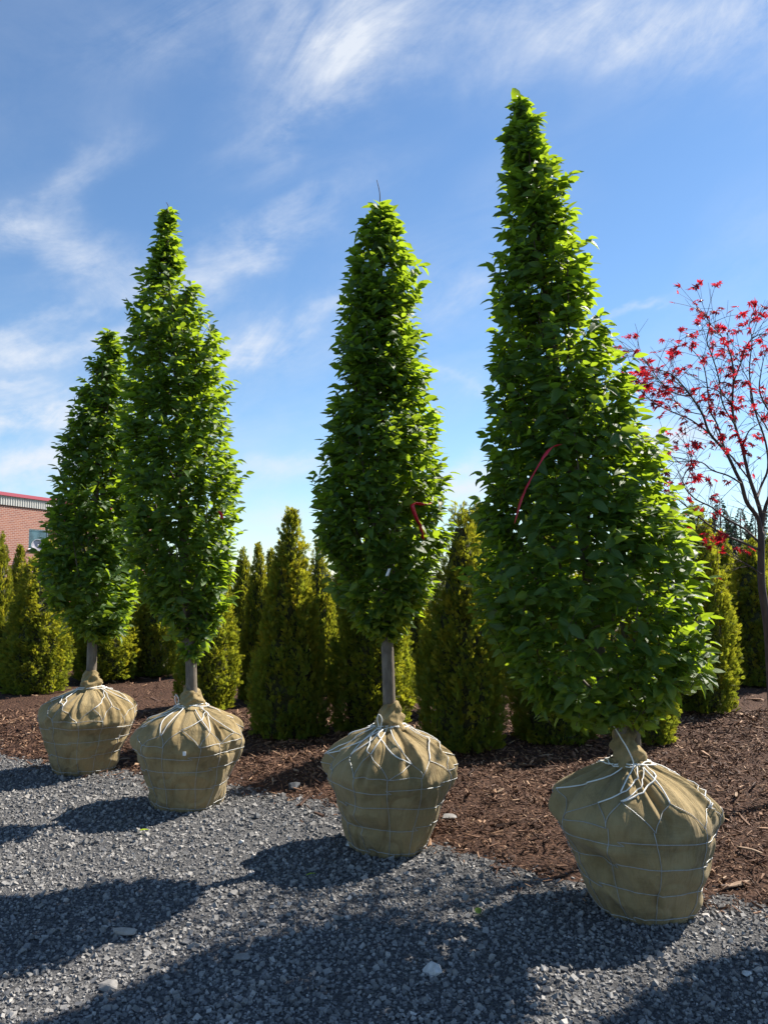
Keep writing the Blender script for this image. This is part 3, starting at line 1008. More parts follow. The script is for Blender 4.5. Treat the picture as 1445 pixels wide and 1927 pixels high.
        for q in range(nlv):
            s = (q + 0.7) / nlv
            p = st + (tip - st) * s + np.array([0, 0, 0.018 * (1 - (2 * s - 1) ** 2)])
            sg = 1 if q % 2 else -1
            sv = np.cross(d, np.array([0, 0, 1.0])); sv /= np.linalg.norm(sv) + 1e-6
            dd = d * r.uniform(0.25, 0.7) + sv * sg * r.uniform(0.45, 1.0) + out * r.uniform(0.1, 0.65) + np.array([0, 0, r.normal(-0.42, 0.34)])
            if q == nlv - 1:
                dd = d * 0.6 + out * 0.7 + np.array([0, 0, -0.35])
            uu = out * r.uniform(0.25, 0.95) + np.array([0, 0, r.uniform(0.45, 1.0)]) + r.normal(0, 0.34, 3)
            LP.append(p); LD.append(dd); LU.append(uu)
            L = r.uniform(0.054, 0.100) * (1.0 - 0.25 * (s > 0.85)) * cfg.get('leaf', 1.0)
            LL.append(L); LW.append(L * r.uniform(0.82, 1.1))
    LP, LD, LU = np.array(LP), np.array(LD), np.array(LU)
    LL, LW = np.array(LL), np.array(LW)
    Fm = frames(LD, LU)
    var = r.integers(0, len(LT), len(LP)); rnd = r.random(len(LP))
    vis = visible_px(LP + bw, Fm, LL, LW)
    big = np.argsort(-vis)[:cfg.get('picked', 300)]
    big = big[vis[big] > 0]
    rest = np.ones(len(LP), bool); rest[big] = False
    link('twigs', TW.mesh('twigs', [M['twig']], True), root, 'stuff')
    link('foliage', leaves_mesh('foliage', LP[rest], Fm[rest], LL[rest], LW[rest], var[rest], rnd[rest], M['hornbeam']), root, 'stuff')
    for b in big:
        cands = [m for (k, rv, m) in LEAF_VARIANTS if k == var[b]]
        me = cands[int(rnd[b] * 3.999)]
        o = link('leaf', me, root)
        mat = Matrix.Identity(4)
        sc = (LL[b], LW[b], LL[b])
        for i in range(3):
            for j in range(3):
                mat[i][j] = Fm[b][i, j] * sc[j]
            mat[i][3] = LP[b][i]
        o.matrix_local = mat
    root['n_leaves'] = len(LP)
    return root, dict(cx=cx, rd=rd, axy=axy)


def base_at(px, py, depth):
    p = at(px, py, depth)
    return (p.x, depth, float(gh(p.x, depth)) * 0.4)


T4 = dict(base=base_at(1210, 1680, 3.98), seed=41, R=0.382, H=0.70, collar=0.19, lean=(-0.075, 0.02), phase=0.32, n_up=10, trunk_r=0.034, shoots=1450, limbs=26, limb_min=0.16,
          open_back=True, stems=[(-0.16, 0.03), (0.13, -0.02)], stem_rope=[(1143, 1350, 3.95), (1158, 1372, 3.92), (1170, 1392, 3.89), (1182, 1412, 3.87), (1192, 1440, 3.86), (1180, 1465, 3.80), (1168, 1490, 3.72)],
          bulges=[(-2.75, 0.60, 0.30, 0.10, 0.035), (-2.48, 0.40, 0.17, 0.085, -0.065), (-2.2, 0.52, 0.35, 0.05, 0.022), (-2.5, 0.20, 0.3, 0.07, 0.022), (-1.2, 0.30, 0.5, 0.10, 0.012), (0.0, 0.62, 0.5, 0.12, 0.015)],
          label='tallest hornbeam, broad leafy cone with forked low trunk and ribbon, in burlapped root ball',
          rows=[(185, 976, 984), (212, 956, 1008), (250, 947, 1030), (300, 944, 1046), (350, 942, 1082), (400, 938, 1084), (470, 930, 1102), (560, 923, 1124), (620, 927, 1148),
                (660, 926, 1168), (730, 912, 1190), (800, 915, 1212), (860, 918, 1236), (920, 909, 1262), (980, 903, 1288), (1050, 890, 1312), (1100, 894, 1326), (1160, 908, 1326),
                (1220, 938, 1318), (1260, 955, 1306), (1300, 995, 1268), (1332, 1045, 1232), (1352, 1105, 1200)])
T3 = dict(base=base_at(733, 1575, 4.84), seed=31, R=0.366, H=0.72, lean=(0.005, 0.0), phase=0.1, n_up=11, trunk_r=0.040, shoots=1080, limbs=26, leader=(709, 338), loop_at=-2.2,
          bulges=[(-0.25, 0.60, 0.30, 0.12, 0.03), (-2.15, 0.36, 0.34, 0.08, 0.030), (-2.0, 0.24, 0.40, 0.035, -0.026), (-0.75, 0.35, 0.05, 0.35, 0.016), (-2.9, 0.55, 0.3, 0.09, 0.02)],
          label='narrow hornbeam with bare leader twig at its tip, between taller tree and pair of trees',
          rows=[(385, 704, 726), (402, 684, 750), (440, 660, 764), (500, 652, 788), (560, 643, 792), (640, 636, 794), (700, 629, 803), (760, 621, 814), (820, 609, 828), (880, 602, 838),
                (930, 600, 845), (990, 596, 846), (1050, 612, 838), (1090, 624, 822), (1130, 644, 800), (1165, 668, 775), (1195, 702, 758)])
T2 = dict(base=base_at(352, 1500, 5.7), seed=21, R=0.370, H=0.70, lean=(0.03, 0.0), phase=0.5, n_up=11, trunk_r=0.040, shoots=1080, limbs=28, leader=(313, 380), loop_at=-2.6,
          bulges=[(0.1, 0.62, 0.4, 0.1, 0.015), (3.1, 0.62, 0.4, 0.1, 0.015), (-2.5, 0.14, 0.3, 0.05, -0.028), (-0.55, 0.45, 0.06, 0.3, 0.016)],
          label='tall diamond shaped hornbeam overlapping the shortest one, on ball with a small tag',
          rows=[(393, 303, 330), (450, 288, 343), (500, 271, 350), (540, 261, 376), (600, 249, 398), (640, 244, 420), (700, 239, 423), (800, 232, 437), (880, 235, 451), (950, 236, 454),
                (1010, 240, 447), (1060, 253, 438), (1110, 268, 432), (1160, 300, 418), (1200, 325, 398), (1236, 342, 384)])
T1 = dict(base=base_at(158, 1430, 6.64), seed=19, R=0.370, H=0.69, lean=(0.055, 0.0), phase=0.8, n_up=11, trunk_r=0.042, shoots=950, limbs=24,
          bulges=[(-0.2, 0.6, 0.35, 0.12, 0.03), (-1.1, 0.5, 0.5, 0.06, -0.035), (-0.7, 0.18, 0.3, 0.09, -0.03), (-1.3, 0.63, 0.45, 0.07, 0.025)],
          label='shortest hornbeam, in front of the brick building, on squat burlapped root ball',
          rows=[(620, 198, 216), (660, 175, 236), (720, 154, 248), (780, 134, 254), (850, 114, 258), (920, 101, 262), (980, 88, 264), (1040, 76, 264), (1100, 80, 260), (1140, 104, 253),
                (1172, 142, 238), (1196, 156, 218)])
trees = {}
for nm, cfg in (('T4', T4), ('T3', T3), ('T2', T2), ('T1', T1)):
    trees[nm] = build_hornbeam(cfg)


def copy_tree(o, parent=None, skip=('leaf',)):
    c = o.copy()
    col.objects.link(c)
    c.parent = parent
    for ch in list(o.children):
        if ch.name.split('.')[0] in skip:
            continue
        copy_tree(ch, c, skip)
    return c


# the next tree of the row stands just right of the frame; its shade reaches into it
t5 = copy_tree(trees['T3'][0])
t5.location = (3.12, 4.15, 0.0)
t5.rotation_euler = (0, 0, 2.2)
t5['label'] = 'hornbeam at the end of the row beside the red maple'

# ------------------------------------------------------------------ thujas
def spray_template():
    """flat fan of seven fingers along +X in the XZ plane; 14 triangles"""
    V, T, A = [], [], []
    for k, (a, l, s) in enumerate([(0, 1.0, 0.0), (0.42, 0.62, 0.18), (-0.42, 0.62, 0.24), (0.5, 0.48, 0.42), (-0.5, 0.48, 0.48), (0.45, 0.30, 0.66), (-0.45, 0.30, 0.7)]):
        b = np.array([s, 0.0, 0.0]); d = np.array([math.cos(a), 0.0, math.sin(a)]); n = np.array([-math.sin(a), 0, math.cos(a)])
        w = 0.058 if k else 0.045
        o = len(V)
        lift = np.array([0, 0.05 * (1 if k % 2 else -1), 0])
        V += [b, b + d * l * 0.55 + n * w + lift, b + d * l + lift * 1.5, b + d * l * 0.55 - n * w + lift]
        T += [(o, o + 1, o + 2), (o, o + 2, o + 3)]
        A += [s * 0.5, s * 0.5 + l * 0.3, min(1, s * 0.5 + l * 0.65), s * 0.5 + l * 0.3]
    return np.array(V), np.array(T), np.array(A)


SV, ST, SA = spray_template()


def thuja_variant(seed, clumps, per, H=2.25, Rm=0.40, tips=1, power=1.5):
    r = np.random.default_rng(seed)
    P, D, U, L, warm, val = [], [], [], [], [], []
    # one or more leaders share the crown
    lead = [(0.0, 0.0, 1.0)]
    for k in range(tips - 1):
        lead.append((r.uniform(-0.13, 0.13), r.uniform(-0.1, 0.1), r.uniform(0.9, 1.04)))
    def rad(t, az):
        b = Rm * (1 - np.clip(t, 0, 1) ** power) ** 0.82 * (0.80 + 0.20 * smooth(0.0, 0.22, t))
        return b * (1 + 0.10 * vnoise(np.cos(az) * 0.5 + t * 1.5, np.sin(az) * 0.5, seed) + 0.06 * vnoise(np.cos(az) * 1.2, np.sin(az) * 1.2 + t * 5, seed + 1))
    tg = np.linspace(0, 0.985, 200); cdf = np.cumsum(rad(tg, np.zeros(200)) + 0.035); cdf /= cdf[-1]
    for c in range(clumps):
        lx, ly, lh = lead[r.integers(0, len(lead))] if c % 3 == 0 else lead[0]
        t = float(np.interp(r.random(), cdf, tg))
        az = r.uniform(0, 2 * math.pi)
        inner = r.random() < 0.28
        q = r.uniform(0.66, 0.82) if inner else r.uniform(0.84, 1.05)
        rr = float(rad(np.array(t), np.array(az))) * q
        blend = smooth(0.45, 0.95, np.array(t))
        c0 = np.array([rr * math.cos(az) + lx * blend, rr * math.sin(az) + ly * blend, t * H * (lh if blend > 0.3 else 1)])
        out = np.array([math.cos(az), math.sin(az), 0.0])
        axis = out * r.uniform(0.10, 0.5) + np.array([0, 0, 1.0]) + r.normal(0, 0.12, 3)
        axis /= np.linalg.norm(axis)
        wv = np.clip(r.normal(0.10 + 0.34 * t, 0.20), 0, 1) * (0.4 if inner else 1.0)
        vv = r.random()
        cl = r.uniform(0.10, 0.22)
        fan = r.uniform(0, math.pi)
        for k in range(per):
            s = r.random()
            p = c0 + axis * cl * (s - 0.6) + r.normal(0, 0.020, 3) * (1.2 - s)
            d = axis * r.uniform(0.6, 1.2) + out * r.uniform(-0.1, 0.6) + r.normal(0, 0.34, 3)
            side = np.array([math.cos(az + fan), math.sin(az + fan), 0.0])
            P.append(p); D.append(d); U.append(side + r.normal(0, 0.45, 3))
            L.append(r.uniform(0.040, 0.082)); warm.append(np.clip(wv + r.normal(0, 0.08) + 0.18 * s - 0.06, 0, 1)); val.append(np.clip(vv * 0.5 + r.random() * 0.5, 0, 1))
    P, D, U, L = np.array(P), np.array(D), np.array(U), np.array(L)
    P[:, 2] = np.maximum(P[:, 2], 0.03)
    Fm = frames(D, U)
    v = SV[None] * L[:, None, None]
    v = np.einsum('nij,nkj->nki', Fm, v) + P[:, None, :]
    n, q = len(P), len(SV)
    f = (ST[None] + (np.arange(n) * q)[:, None, None]).reshape(-1, 3)
    t = np.zeros((n, q, 4)); t[:, :, 0] = SA[None]; t[:, :, 1] = np.array(warm)[:, None]; t[:, :, 2] = np.array(val)[:, None]; t[:, :, 3] = 1
    crown = make_mesh('thuja_crown', v.reshape(-1, 3), f, False, t.reshape(-1, 4), [M['thuja']])
    # solid dark core added to block light through the crown, dead twig colour
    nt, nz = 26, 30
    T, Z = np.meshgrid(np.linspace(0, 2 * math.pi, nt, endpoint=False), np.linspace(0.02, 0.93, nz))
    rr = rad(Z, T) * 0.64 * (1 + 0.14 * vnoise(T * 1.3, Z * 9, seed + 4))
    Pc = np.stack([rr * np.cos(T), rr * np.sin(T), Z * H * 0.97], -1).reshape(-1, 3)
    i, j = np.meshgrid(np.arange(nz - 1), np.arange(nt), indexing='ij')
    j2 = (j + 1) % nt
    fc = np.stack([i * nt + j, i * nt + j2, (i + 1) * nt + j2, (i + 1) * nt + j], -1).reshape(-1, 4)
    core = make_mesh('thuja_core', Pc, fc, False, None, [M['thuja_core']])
    A = Acc(); A.tube([(0, 0, -0.03), (0.005, 0, 0.15), (0, 0, H * 0.5)], [0.035, 0.03, 0.015], 8)
    return crown, core, A.mesh('thuja_trunk', [M['maple_bark']], True), H


TV = [thuja_variant(101, 1100, 13, 2.25, 0.42, 1, 1.25),
      thuja_variant(102, 1100, 13, 2.25, 0.42, 3, 1.7),
      thuja_variant(103, 1050, 13, 2.2, 0.38, 2, 2.2)]


def thuja(pxx, base_y, top_y, half_px, variant, label, rot=0.0, depth=None):
    Z = depth if depth else F0 * CAM_H / (base_y - 1080) * 1.0
    p = at(pxx, 1200, Z)
    g = float(gh(p.x, Z))
    top = at(pxx, top_y, Z).z
    crown, core, trunk, H = TV[variant]
    sz = (top - g) / H
    sr = (half_px * Z / F0) / (0.42 if variant < 2 else 0.38) / 1.05
    root = empty('thuja_shrub', (p.x, Z, g), label, 'shrub', 'conical thujas planted in the mulch bed')
    root.rotation_euler = (0, 0, rot)
    root.scale = (sr, sr, sz)
    link('trunk', trunk, root)
    link('light_block_core', core, root)  # added solid core, keeps light from passing through the crown
    link('crown', crown, root, 'stuff')
    return root


thuja(545, 1388, 962, 80, 0, 'sharply pointed golden thuja standing alone beside the narrow hornbeam', 0.3)
thuja(700, 1378, 1000, 80, 2, 'bronze tinged thuja behind the bare trunk of the narrow hornbeam', 1.9)
thuja(868, 1412, 950, 86, 1, 'wide two tipped thuja between narrow hornbeam and tallest hornbeam', 4.1)
thuja(392, 1338, 1040, 58, 2, 'slim golden thuja behind trunk of tall diamond shaped hornbeam', 2.6)
thuja(68, 1306, 1046, 66, 1, 'full green thuja left of the shortest hornbeam trunk', 0.9)
thuja(200, 1284, 1010, 64, 0, 'thuja behind and right of the shortest hornbeam trunk', 3.7)
thuja(-6, 1296, 1005, 34, 2, 'bright yellow thuja cut off at picture edge under brick building', 5.0)
thuja(292, 1276, 1025, 44, 1, 'dark thuja in the gap between the two overlapping hornbeams', 1.2)
thuja(1040, 1398, 1010, 84, 1, 'shaded thuja behind left skirt of the tallest hornbeam', 2.2)
thuja(1205, 1400, 1040, 70, 0, 'low thuja behind forked trunk of the tallest hornbeam', 5.4)
thuja(1318, 1345, 952, 66, 2, 'tall bronze and gold thuja right of the tallest hornbeam', 0.7)
thuja(1418, 1294, 1015, 58, 2, 'dull brown thuja behind the red maple trunk', 3.0)
back = [(32, 1028, 30, 13.2, 'yellow tipped thuja under the satellite dish'), (92, 1012, 24, 13.6, 'far thuja behind gap beside full green thuja'), (455, 1033, 25, 12.6, 'small topped far thuja left of golden pointed thuja'),
        (485, 1025, 34, 9.9, 'dark narrow thuja tucked behind golden pointed thuja'), (600, 1015, 36, 10.2, 'dark thuja behind right edge of golden pointed thuja'), (350, 1030, 36, 13.0, 'far thuja hidden behind tall diamond shaped hornbeam'),
        (780, 1015, 36, 11.0, 'far thuja in the gap right of narrow hornbeam'), (902, 942, 40, 9.2, 'tall thuja tip rising behind the two tipped thuja'), (960, 1020, 40, 11.5, 'far thuja behind left edge of tallest hornbeam'),
        (1110, 1020, 44, 11.5, 'far thuja hidden behind middle of tallest hornbeam'), (1270, 965, 36, 11.0, 'brown tipped thuja peeking over right side of tallest hornbeam'), (1362, 1000, 34, 12.8, 'bright green thuja in gap beside dull brown thuja'),
        (1462, 1005, 44, 12.4, 'far thuja cut off behind maple trunk'), (1545, 1010, 46, 11.8, 'thuja right of the red maple trunk in the bed'), (1650, 1020, 44, 12.6, 'thuja at the right end of the bed behind end hornbeam'), (1760, 1015, 46, 11.6, 'last thuja in the bed beyond the end hornbeam'), (240, 1030, 40, 13.8, 'far thuja between shortest hornbeam and its neighbour'), (160, 1025, 40, 14.2, 'far thuja behind shortest hornbeam trunk'),
        (650, 1030, 38, 13.0, 'far thuja behind narrow hornbeam'), (540, 1035, 34, 13.6, 'far thuja hidden behind golden pointed thuja'), (715, 1030, 38, 13.5, 'far thuja behind bronze tinged thuja'), (508, 1034, 30, 12.9, 'far thuja peeking between two dark thujas'), (420, 1045, 30, 14.5, 'far thuja at back of the gap by slim golden thuja')]
for k, (x, ty, hp, Z, lab) in enumerate(back):
    thuja(x, 0, ty, hp * 1.15, k % 3, lab, k * 1.3, depth=Z)


# ------------------------------------------------------------------ red maple
def star_leaf():
    V, T, A = [(0, 0, 0)], [], []
    for k, (a, l) in enumerate([(0, 1.0), (0.62, 0.9), (-0.62, 0.9), (1.25, 0.68), (-1.25, 0.68), (1.95, 0.4), (-1.95, 0.4)]):
        d = np.array([math.cos(a), math.sin(a), 0]); n = np.array([-math.sin(a), math.cos(a), 0])
        o = len(V)
        b = d * l * 0.42
        V += [tuple(b + n * 0.115 + np.array([0, 0, 0.02])), tuple(d * l + np.array([0, 0, -0.22 * l])), tuple(b - n * 0.115 + np.array([0, 0, 0.02]))]
        T += [(0, o + 2, o + 1), (0, o, o + 2)] if False else [(0, o + 1, o), (0, o + 2, o + 1)]
    V = np.array(V)
    return V, np.array([(0, o + 2, o + 1) for o in range(1, 22, 3)] + [(0, o + 1, o) for o in range(1, 22, 3)])


def build_maple():
    Z = 5.5
    b = at(1462, 1510, Z)
    base = np.array([b.x, Z, float(gh(b.x, Z))])
    root = empty('maple_tree', base, 'airy red leaved maple with thin dark branches over the thujas', 'tree')
    r = np.random.default_rng(77)
    def W(x, y, dz=0.0):
        return np.array(at(x, y, Z + dz)) - base
    trunk = [np.array([0, 0, -0.05]), W(1458, 1420), W(1452, 1300), W(1446, 1200), W(1440, 1150), W(1433, 1100), W(1432, 1040), W(1432, 1000)]
    pts = catmull(trunk, 5)
    A = Acc(); A.tube(pts, np.linspace(0.034, 0.022, len(pts)), 10)
    link('trunk', A.mesh('trunk', [M['maple_bark']], True), root)
    limbs = [
        ([(1432, 1010), (1426, 975), (1405, 945), (1395, 910), (1385, 890), (1365, 850), (1335, 815), (1322, 780), (1300, 745), (1275, 715), (1255, 700), (1215, 690)], 0.017, -0.25),
        ([(1432, 1005), (1432, 970), (1424, 940), (1412, 905), (1405, 880), (1396, 840), (1383, 800), (1378, 760), (1380, 700), (1372, 660), (1352, 625), (1325, 600)], 0.017, 0.1),
        ([(1433, 990), (1440, 955), (1450, 930), (1468, 890), (1470, 840), (1455, 790), (1430, 740), (1432, 700), (1440, 660)], 0.014, -0.1),
        ([(1424, 940), (1432, 915), (1445, 880), (1440, 830), (1420, 770), (1410, 700), (1415, 640), (1410, 610), (1432, 590)], 0.010, 0.3),
        ([(1428, 1035), (1395, 1020), (1360, 1005), (1330, 985), (1300, 960), (1270, 935), (1245, 915), (1232, 890)], 0.0085, -0.35),
        ([(1428, 1020), (1400, 995), (1365, 975), (1340, 955), (1310, 940), (1290, 920), (1285, 900), (1300, 870), (1295, 840)], 0.0085, 0.2),
        ([(1395, 910), (1370, 895), (1340, 885), (1320, 870), (1290, 868), (1262, 868), (1235, 855)], 0.006, -0.3),
        ([(1365, 850), (1350, 800), (1335, 770), (1330, 720), (1320, 680), (1290, 650), (1262, 660)], 0.007, 0.35),
        ([(1335, 815), (1300, 790), (1265, 775), (1235, 760), (1215, 745), (1200, 730)], 0.006, -0.1),
        ([(1300, 745), (1270, 740), (1240, 715), (1222, 690), (1200, 665), (1188, 658), (1178, 662)], 0.005, 0.15),
        ([(1383, 800), (1360, 760), (1352, 710), (1340, 670), (1330, 640), (1335, 610), (1327, 590)], 0.006, -0.3),
        ([(1380, 720), (1395, 680), (1405, 650), (1425, 630), (1436, 640)], 0.005, -0.1),
        ([(1470, 860), (1440, 800), (1415, 760), (1410, 720), (1395, 690), (1390, 650)], 0.006, 0.4),
        ([(1432, 1080), (1405, 1062), (1380, 1050), (1358, 1035), (1348, 1025)], 0.0045, -0.15),
        ([(1378, 760), (1350, 735), (1320, 728), (1295, 735), (1272, 728)], 0.0045, 0.1),
        ([(1396, 840), (1410, 810), (1430, 795), (1450, 770)], 0.006, 0.2),
        ([(1412, 905), (1385, 870), (1355, 830), (1345, 790), (1352, 760), (1370, 690)], 0.006, 0.4),
        ([(1322, 780), (1300, 775), (1275, 760), (1258, 735), (1240, 725)], 0.0045, 0.3)]
    tips = []
    for L, rad, dz in limbs:
        n = len(L)
        P = [W(x, y, dz * (k / (n - 1)) ** 1.0 + (0 if rad > 0.012 else dz * 0.3)) for k, (x, y) in enumerate(L)]
        if rad > 0.008:
            P[0] = W(*L[0])
        pts = catmull(P, 4)
        A = Acc(); A.tube(pts, np.linspace(rad, 0.0022, len(pts)), 6)
        # side twigs belong to the limb
        for k in range(3, len(pts)):
            s = k / len(pts)
            for _rep in range(2):
              if r.random() < 0.34 + 0.45 * s:
                d = (pts[min(k + 1, len(pts) - 1)] - pts[k - 1]); d /= np.linalg.norm(d) + 1e-9
                dd = d * 0.6 + r.normal(0, 0.55, 3) + np.array([0, 0, 0.12]); dd /= np.linalg.norm(dd)
                ln = r.uniform(0.10, 0.30)
                q1 = pts[k] + dd * ln * 0.5 + np.array([0, 0, 0.012]); q2 = pts[k] + dd * ln + r.normal(0, 0.02, 3)
                A.tube(catmull([pts[k], q1, q2], 3), np.linspace(0.0022, 0.0011, 7), 4, caps=False)
                tips.append((q2, dd, s))
                if r.random() < 0.7:
                    d3 = dd + r.normal(0, 0.6, 3); d3 /= np.linalg.norm(d3)
                    q3 = q1 + d3 * ln * 0.5
                    A.tube([q1, q3], [0.0015, 0.0009], 3, caps=False)
                    tips.append((q3, d3, s))
        tips.append((pts[-1], pts[-1] - pts[-3], 1.0))
        link('branch', A.mesh('branch', [M['maple_bark']], True), root)
    sv, sf = star_leaf()
    metas = []
    for k in range(6):
        v = sv.copy(); v[1:, 2] += r.normal(0, 0.08, len(v) - 1); v[:, 1] *= r.uniform(0.6, 1.0)
        t = np.zeros((len(v), 4)); t[:, 2] = (k + 0.5) / 6; t[:, 3] = 1
        metas.append(make_mesh('maple_leaf', v, sf, False, t, [M['maple_leaf']]))
    LPm, LFm, LSm, LVm = [], [], [], []
    for (p, d, s_) in tips:
        x, y, _ = project((p + base)[None])
        if s_ < 0.25 or r.random() > (0.72 if y[0] < 870 else 0.40):
            continue
        for q in range(r.integers(1, 4)):
            dd = d / (np.linalg.norm(d) + 1e-9) + r.normal(0, 0.7, 3) + np.array([0, 0, -0.5])
            Fm = frames(dd[None], (np.array([0, -0.3, 1.0]) + r.normal(0, 0.5, 3))[None])[0]
            sc = r.uniform(0.030, 0.070)
            LPm.append(p - Fm[:, 0] * 0.1 * sc + (r.normal(0, 0.014, 3) if q else 0)); LFm.append(Fm); LSm.append(sc); LVm.append(r.integers(0, 6))
    LSm = np.array(LSm)
    x, y, _ = project(np.array(LPm) + base)
    inside = (x > 0) & (x < W0 + 5) & (y > 0)
    order = np.argsort(-(LSm * (1 + inside * 10)))
    F = Acc()
    for n_, k in enumerate(order):
        if n_ < 300:
            o = link('leaf', metas[LVm[k]], root)
            mat = Matrix.Identity(4)
            for i in range(3):
                for j in range(3):
                    mat[i][j] = LFm[k][i, j] * LSm[k]
                mat[i][3] = LPm[k][i]
            o.matrix_local = mat
        else:
            t = np.zeros((len(sv), 4)); t[:, 2] = (LVm[k] + 0.5) / 6; t[:, 3] = 1
            F.add((LFm[k] @ (sv * LSm[k]).T).T + LPm[k], sf, t)
    if F.n:
        link('foliage', F.mesh('foliage', [M['maple_leaf']]), root, 'stuff')


build_maple()


# ------------------------------------------------------------------ brick building
def build_building():
    a = at(0, 1080, 34.0)
    wd = np.array([0.268, 0.963, 0.0])                  # the wall runs away from the camera
    nrm = np.array([0.963, -0.268, 0.0])                # and faces the yard
    P0 = np.array([a.x, 34.0, 0.0]) - wd * 9.0
    root = empty('brick_building', P0, 'low red brick building with pale ribbed fascia and red roof edging', 'building')
    Lw, Hb, Hf, Hc = 22.0, 4.74, 5.12, 5.27
    def loc(s, o, z):
        return wd * s + nrm * o + np.array([0, 0, z])
    # window opening
    s0 = None
    def s_of(px):
        d = ray(px, 1020); # intersect with the wall plane in plan
        A_ = np.array([[d.x, -wd[0]], [d.y, -wd[1]]]); return np.linalg.solve(A_, P0[:2])[1]
    ws0, ws1 = s_of(54), s_of(92)
    dz = lambda py, s: at(54, py, (P0 + wd * s)[1]).z
    wz0, wz1 = dz(1034, ws0), dz(995, ws0)
    quads = [(0, ws0, 0, Hb), (ws1, Lw, 0, Hb), (ws0, ws1, 0, wz0), (ws0, ws1, wz1, Hb)]
    V, F, UV = [], [], []
    for (sa, sb, za, zb) in quads:
        o = len(V)
        for (s, z) in ((sa, za), (sb, za), (sb, zb), (sa, zb)):
            V.append(loc(s, 0, z)); UV.append((s, z))
        F.append((o, o + 1, o + 2, o + 3))
    # reveals and the other sides
    def quad(p, uv):
        o = len(V); V.extend(p); UV.extend(uv); F.append((o, o + 1, o + 2, o + 3))
    for (p, q) in (((ws0, wz0), (ws1, wz0)), ((ws1, wz0), (ws1, wz1)), ((ws1, wz1), (ws0, wz1)), ((ws0, wz1), (ws0, wz0))):
        quad([loc(p[0], 0, p[1]), loc(q[0], 0, q[1]), loc(q[0], -0.12, q[1]), loc(p[0], -0.12, p[1])], [(0, 0), (1, 0), (1, .12), (0, .12)])
    D = 15.0
    quad([loc(Lw, 0, 0), loc(Lw, -D, 0), loc(Lw, -D, Hb), loc(Lw, 0, Hb)], [(0, 0), (D, 0), (D, Hb), (0, Hb)])
    quad([loc(0, -D, 0), loc(0, 0, 0), loc(0, 0, Hb), loc(0, -D, Hb)], [(0, 0), (D, 0), (D, Hb), (0, Hb)])
    quad([loc(Lw, -D, 0), loc(0, -D, 0), loc(0, -D, Hb), loc(Lw, -D, Hb)], [(0, 0), (Lw, 0), (Lw, Hb), (0, Hb)])
    me = make_mesh('wall', np.array(V), np.array(F), False, None, [M['brick']])
    uvl = me.uv_layers.new(name='UVMap')
    uv = np.array(UV)
    li = np.zeros(len(me.loops), np.int32); me.loops.foreach_get('vertex_index', li)
    uvl.data.foreach_set('uv', uv[li].astype(np.float32).ravel())
    link('wall', me, root)
    # ribbed fascia: one folded sheet
    A = Acc()
    n = int(Lw / 0.075)
    s = np.linspace(-0.04, Lw + 0.04, n * 2)
    o = np.where(np.arange(n * 2) % 4 < 2, 0.05, 0.085)
    lo = np.array([loc(a_, b_, Hb - 0.03) for a_, b_ in zip(s, o)]); hi = lo + np.array([0, 0, Hf - Hb + 0.03])
    v = np.vstack([lo, hi]); k = np.arange(n * 2 - 1)
    A.add(v, np.stack([k, k + 1, k + 1 + n * 2, k + n * 2], -1))
    link('fascia', A.mesh('fascia', [M['pale_metal']]), root)
    # coping and roof
    def slab(name, s0, s1, o0, o1, z0, z1, mat):
        A = Acc()
        v = [loc(s_, o_, z_) for z_ in (z0, z1) for (s_, o_) in ((s0, o0), (s1, o0), (s1, o1), (s0, o1))]
        A.add(v, [(0, 3, 2, 1), (4, 5, 6, 7), (0, 1, 5, 4), (1, 2, 6, 5), (2, 3, 7, 6), (3, 0, 4, 7)])
        return link(name, A.mesh(name, [mat]), root)
    slab('coping', -0.15, Lw + 0.15, 0.0, 0.16, Hf, Hc, M['red_metal'])
    slab('roof', 0.0, Lw, -D, -0.002, Hb + 0.004, Hf + 0.1, M['pale_metal'])
    wn = empty_part('window', root)
    slab2 = lambda nm, *a: setattr(slab(nm, *a), 'parent', wn)
    fr = 0.05
    slab2('frame', ws0, ws0 + fr, -0.11, -0.05, wz0, wz1, M['white'])
    slab2('frame', ws1 - fr, ws1, -0.11, -0.05, wz0, wz1, M['white'])
    slab2('frame', ws0 + fr, ws1 - fr, -0.11, -0.05, wz1 - fr, wz1, M['white'])
    slab2('frame', ws0 + fr, ws1 - fr, -0.11, -0.05, wz0, wz0 + fr, M['white'])
    slab2('pane', ws0 + fr, ws1 - fr, -0.10, -0.09, wz0 + fr, wz1 - fr, M['glass'])
    slab2('sill', ws0 - 0.08, ws1 + 0.08, -0.05, 0.09, wz0 - 0.06, wz0 + 0.003, M['white'])
    # satellite dish on its bracket
    sc = s_of(49.5)
    zc = dz(1027, sc)
    c = P0 + loc(sc, 0.62, zc)
    dish = empty('satellite_dish', P0 + loc(sc, 0, zc - 0.35), 'small grey satellite dish fixed to the brick wall by the window', 'dish')
    b0 = np.array(dish.location)
    ddir = np.array([0.45, -0.83, 0.33]); ddir /= np.linalg.norm(ddir)
    Fm = frames(ddir[None], np.array([[0, 0, 1.0]]))[0]
    nr, na = 7, 28
    V, F = [], []
    for side in (0, 1):
        for i in range(nr):
            for j in range(na):
                rr = 0.25 * (i + 0.02) / (nr - 1); a_ = j / na * 2 * math.pi
                V.append(c - b0 + Fm @ np.array([0.9 * rr * rr - 0.012 * side, rr * math.cos(a_), 1.1 * rr * math.sin(a_)]))
    for side in (0, 1):
        o = side * nr * na
        for i in range(nr - 1):
            for j in range(na):
                q = (o + i * na + j, o + i * na + (j + 1) % na, o + (i + 1) * na + (j + 1) % na, o + (i + 1) * na + j)
                F.append(q if side == 0 else q[::-1])
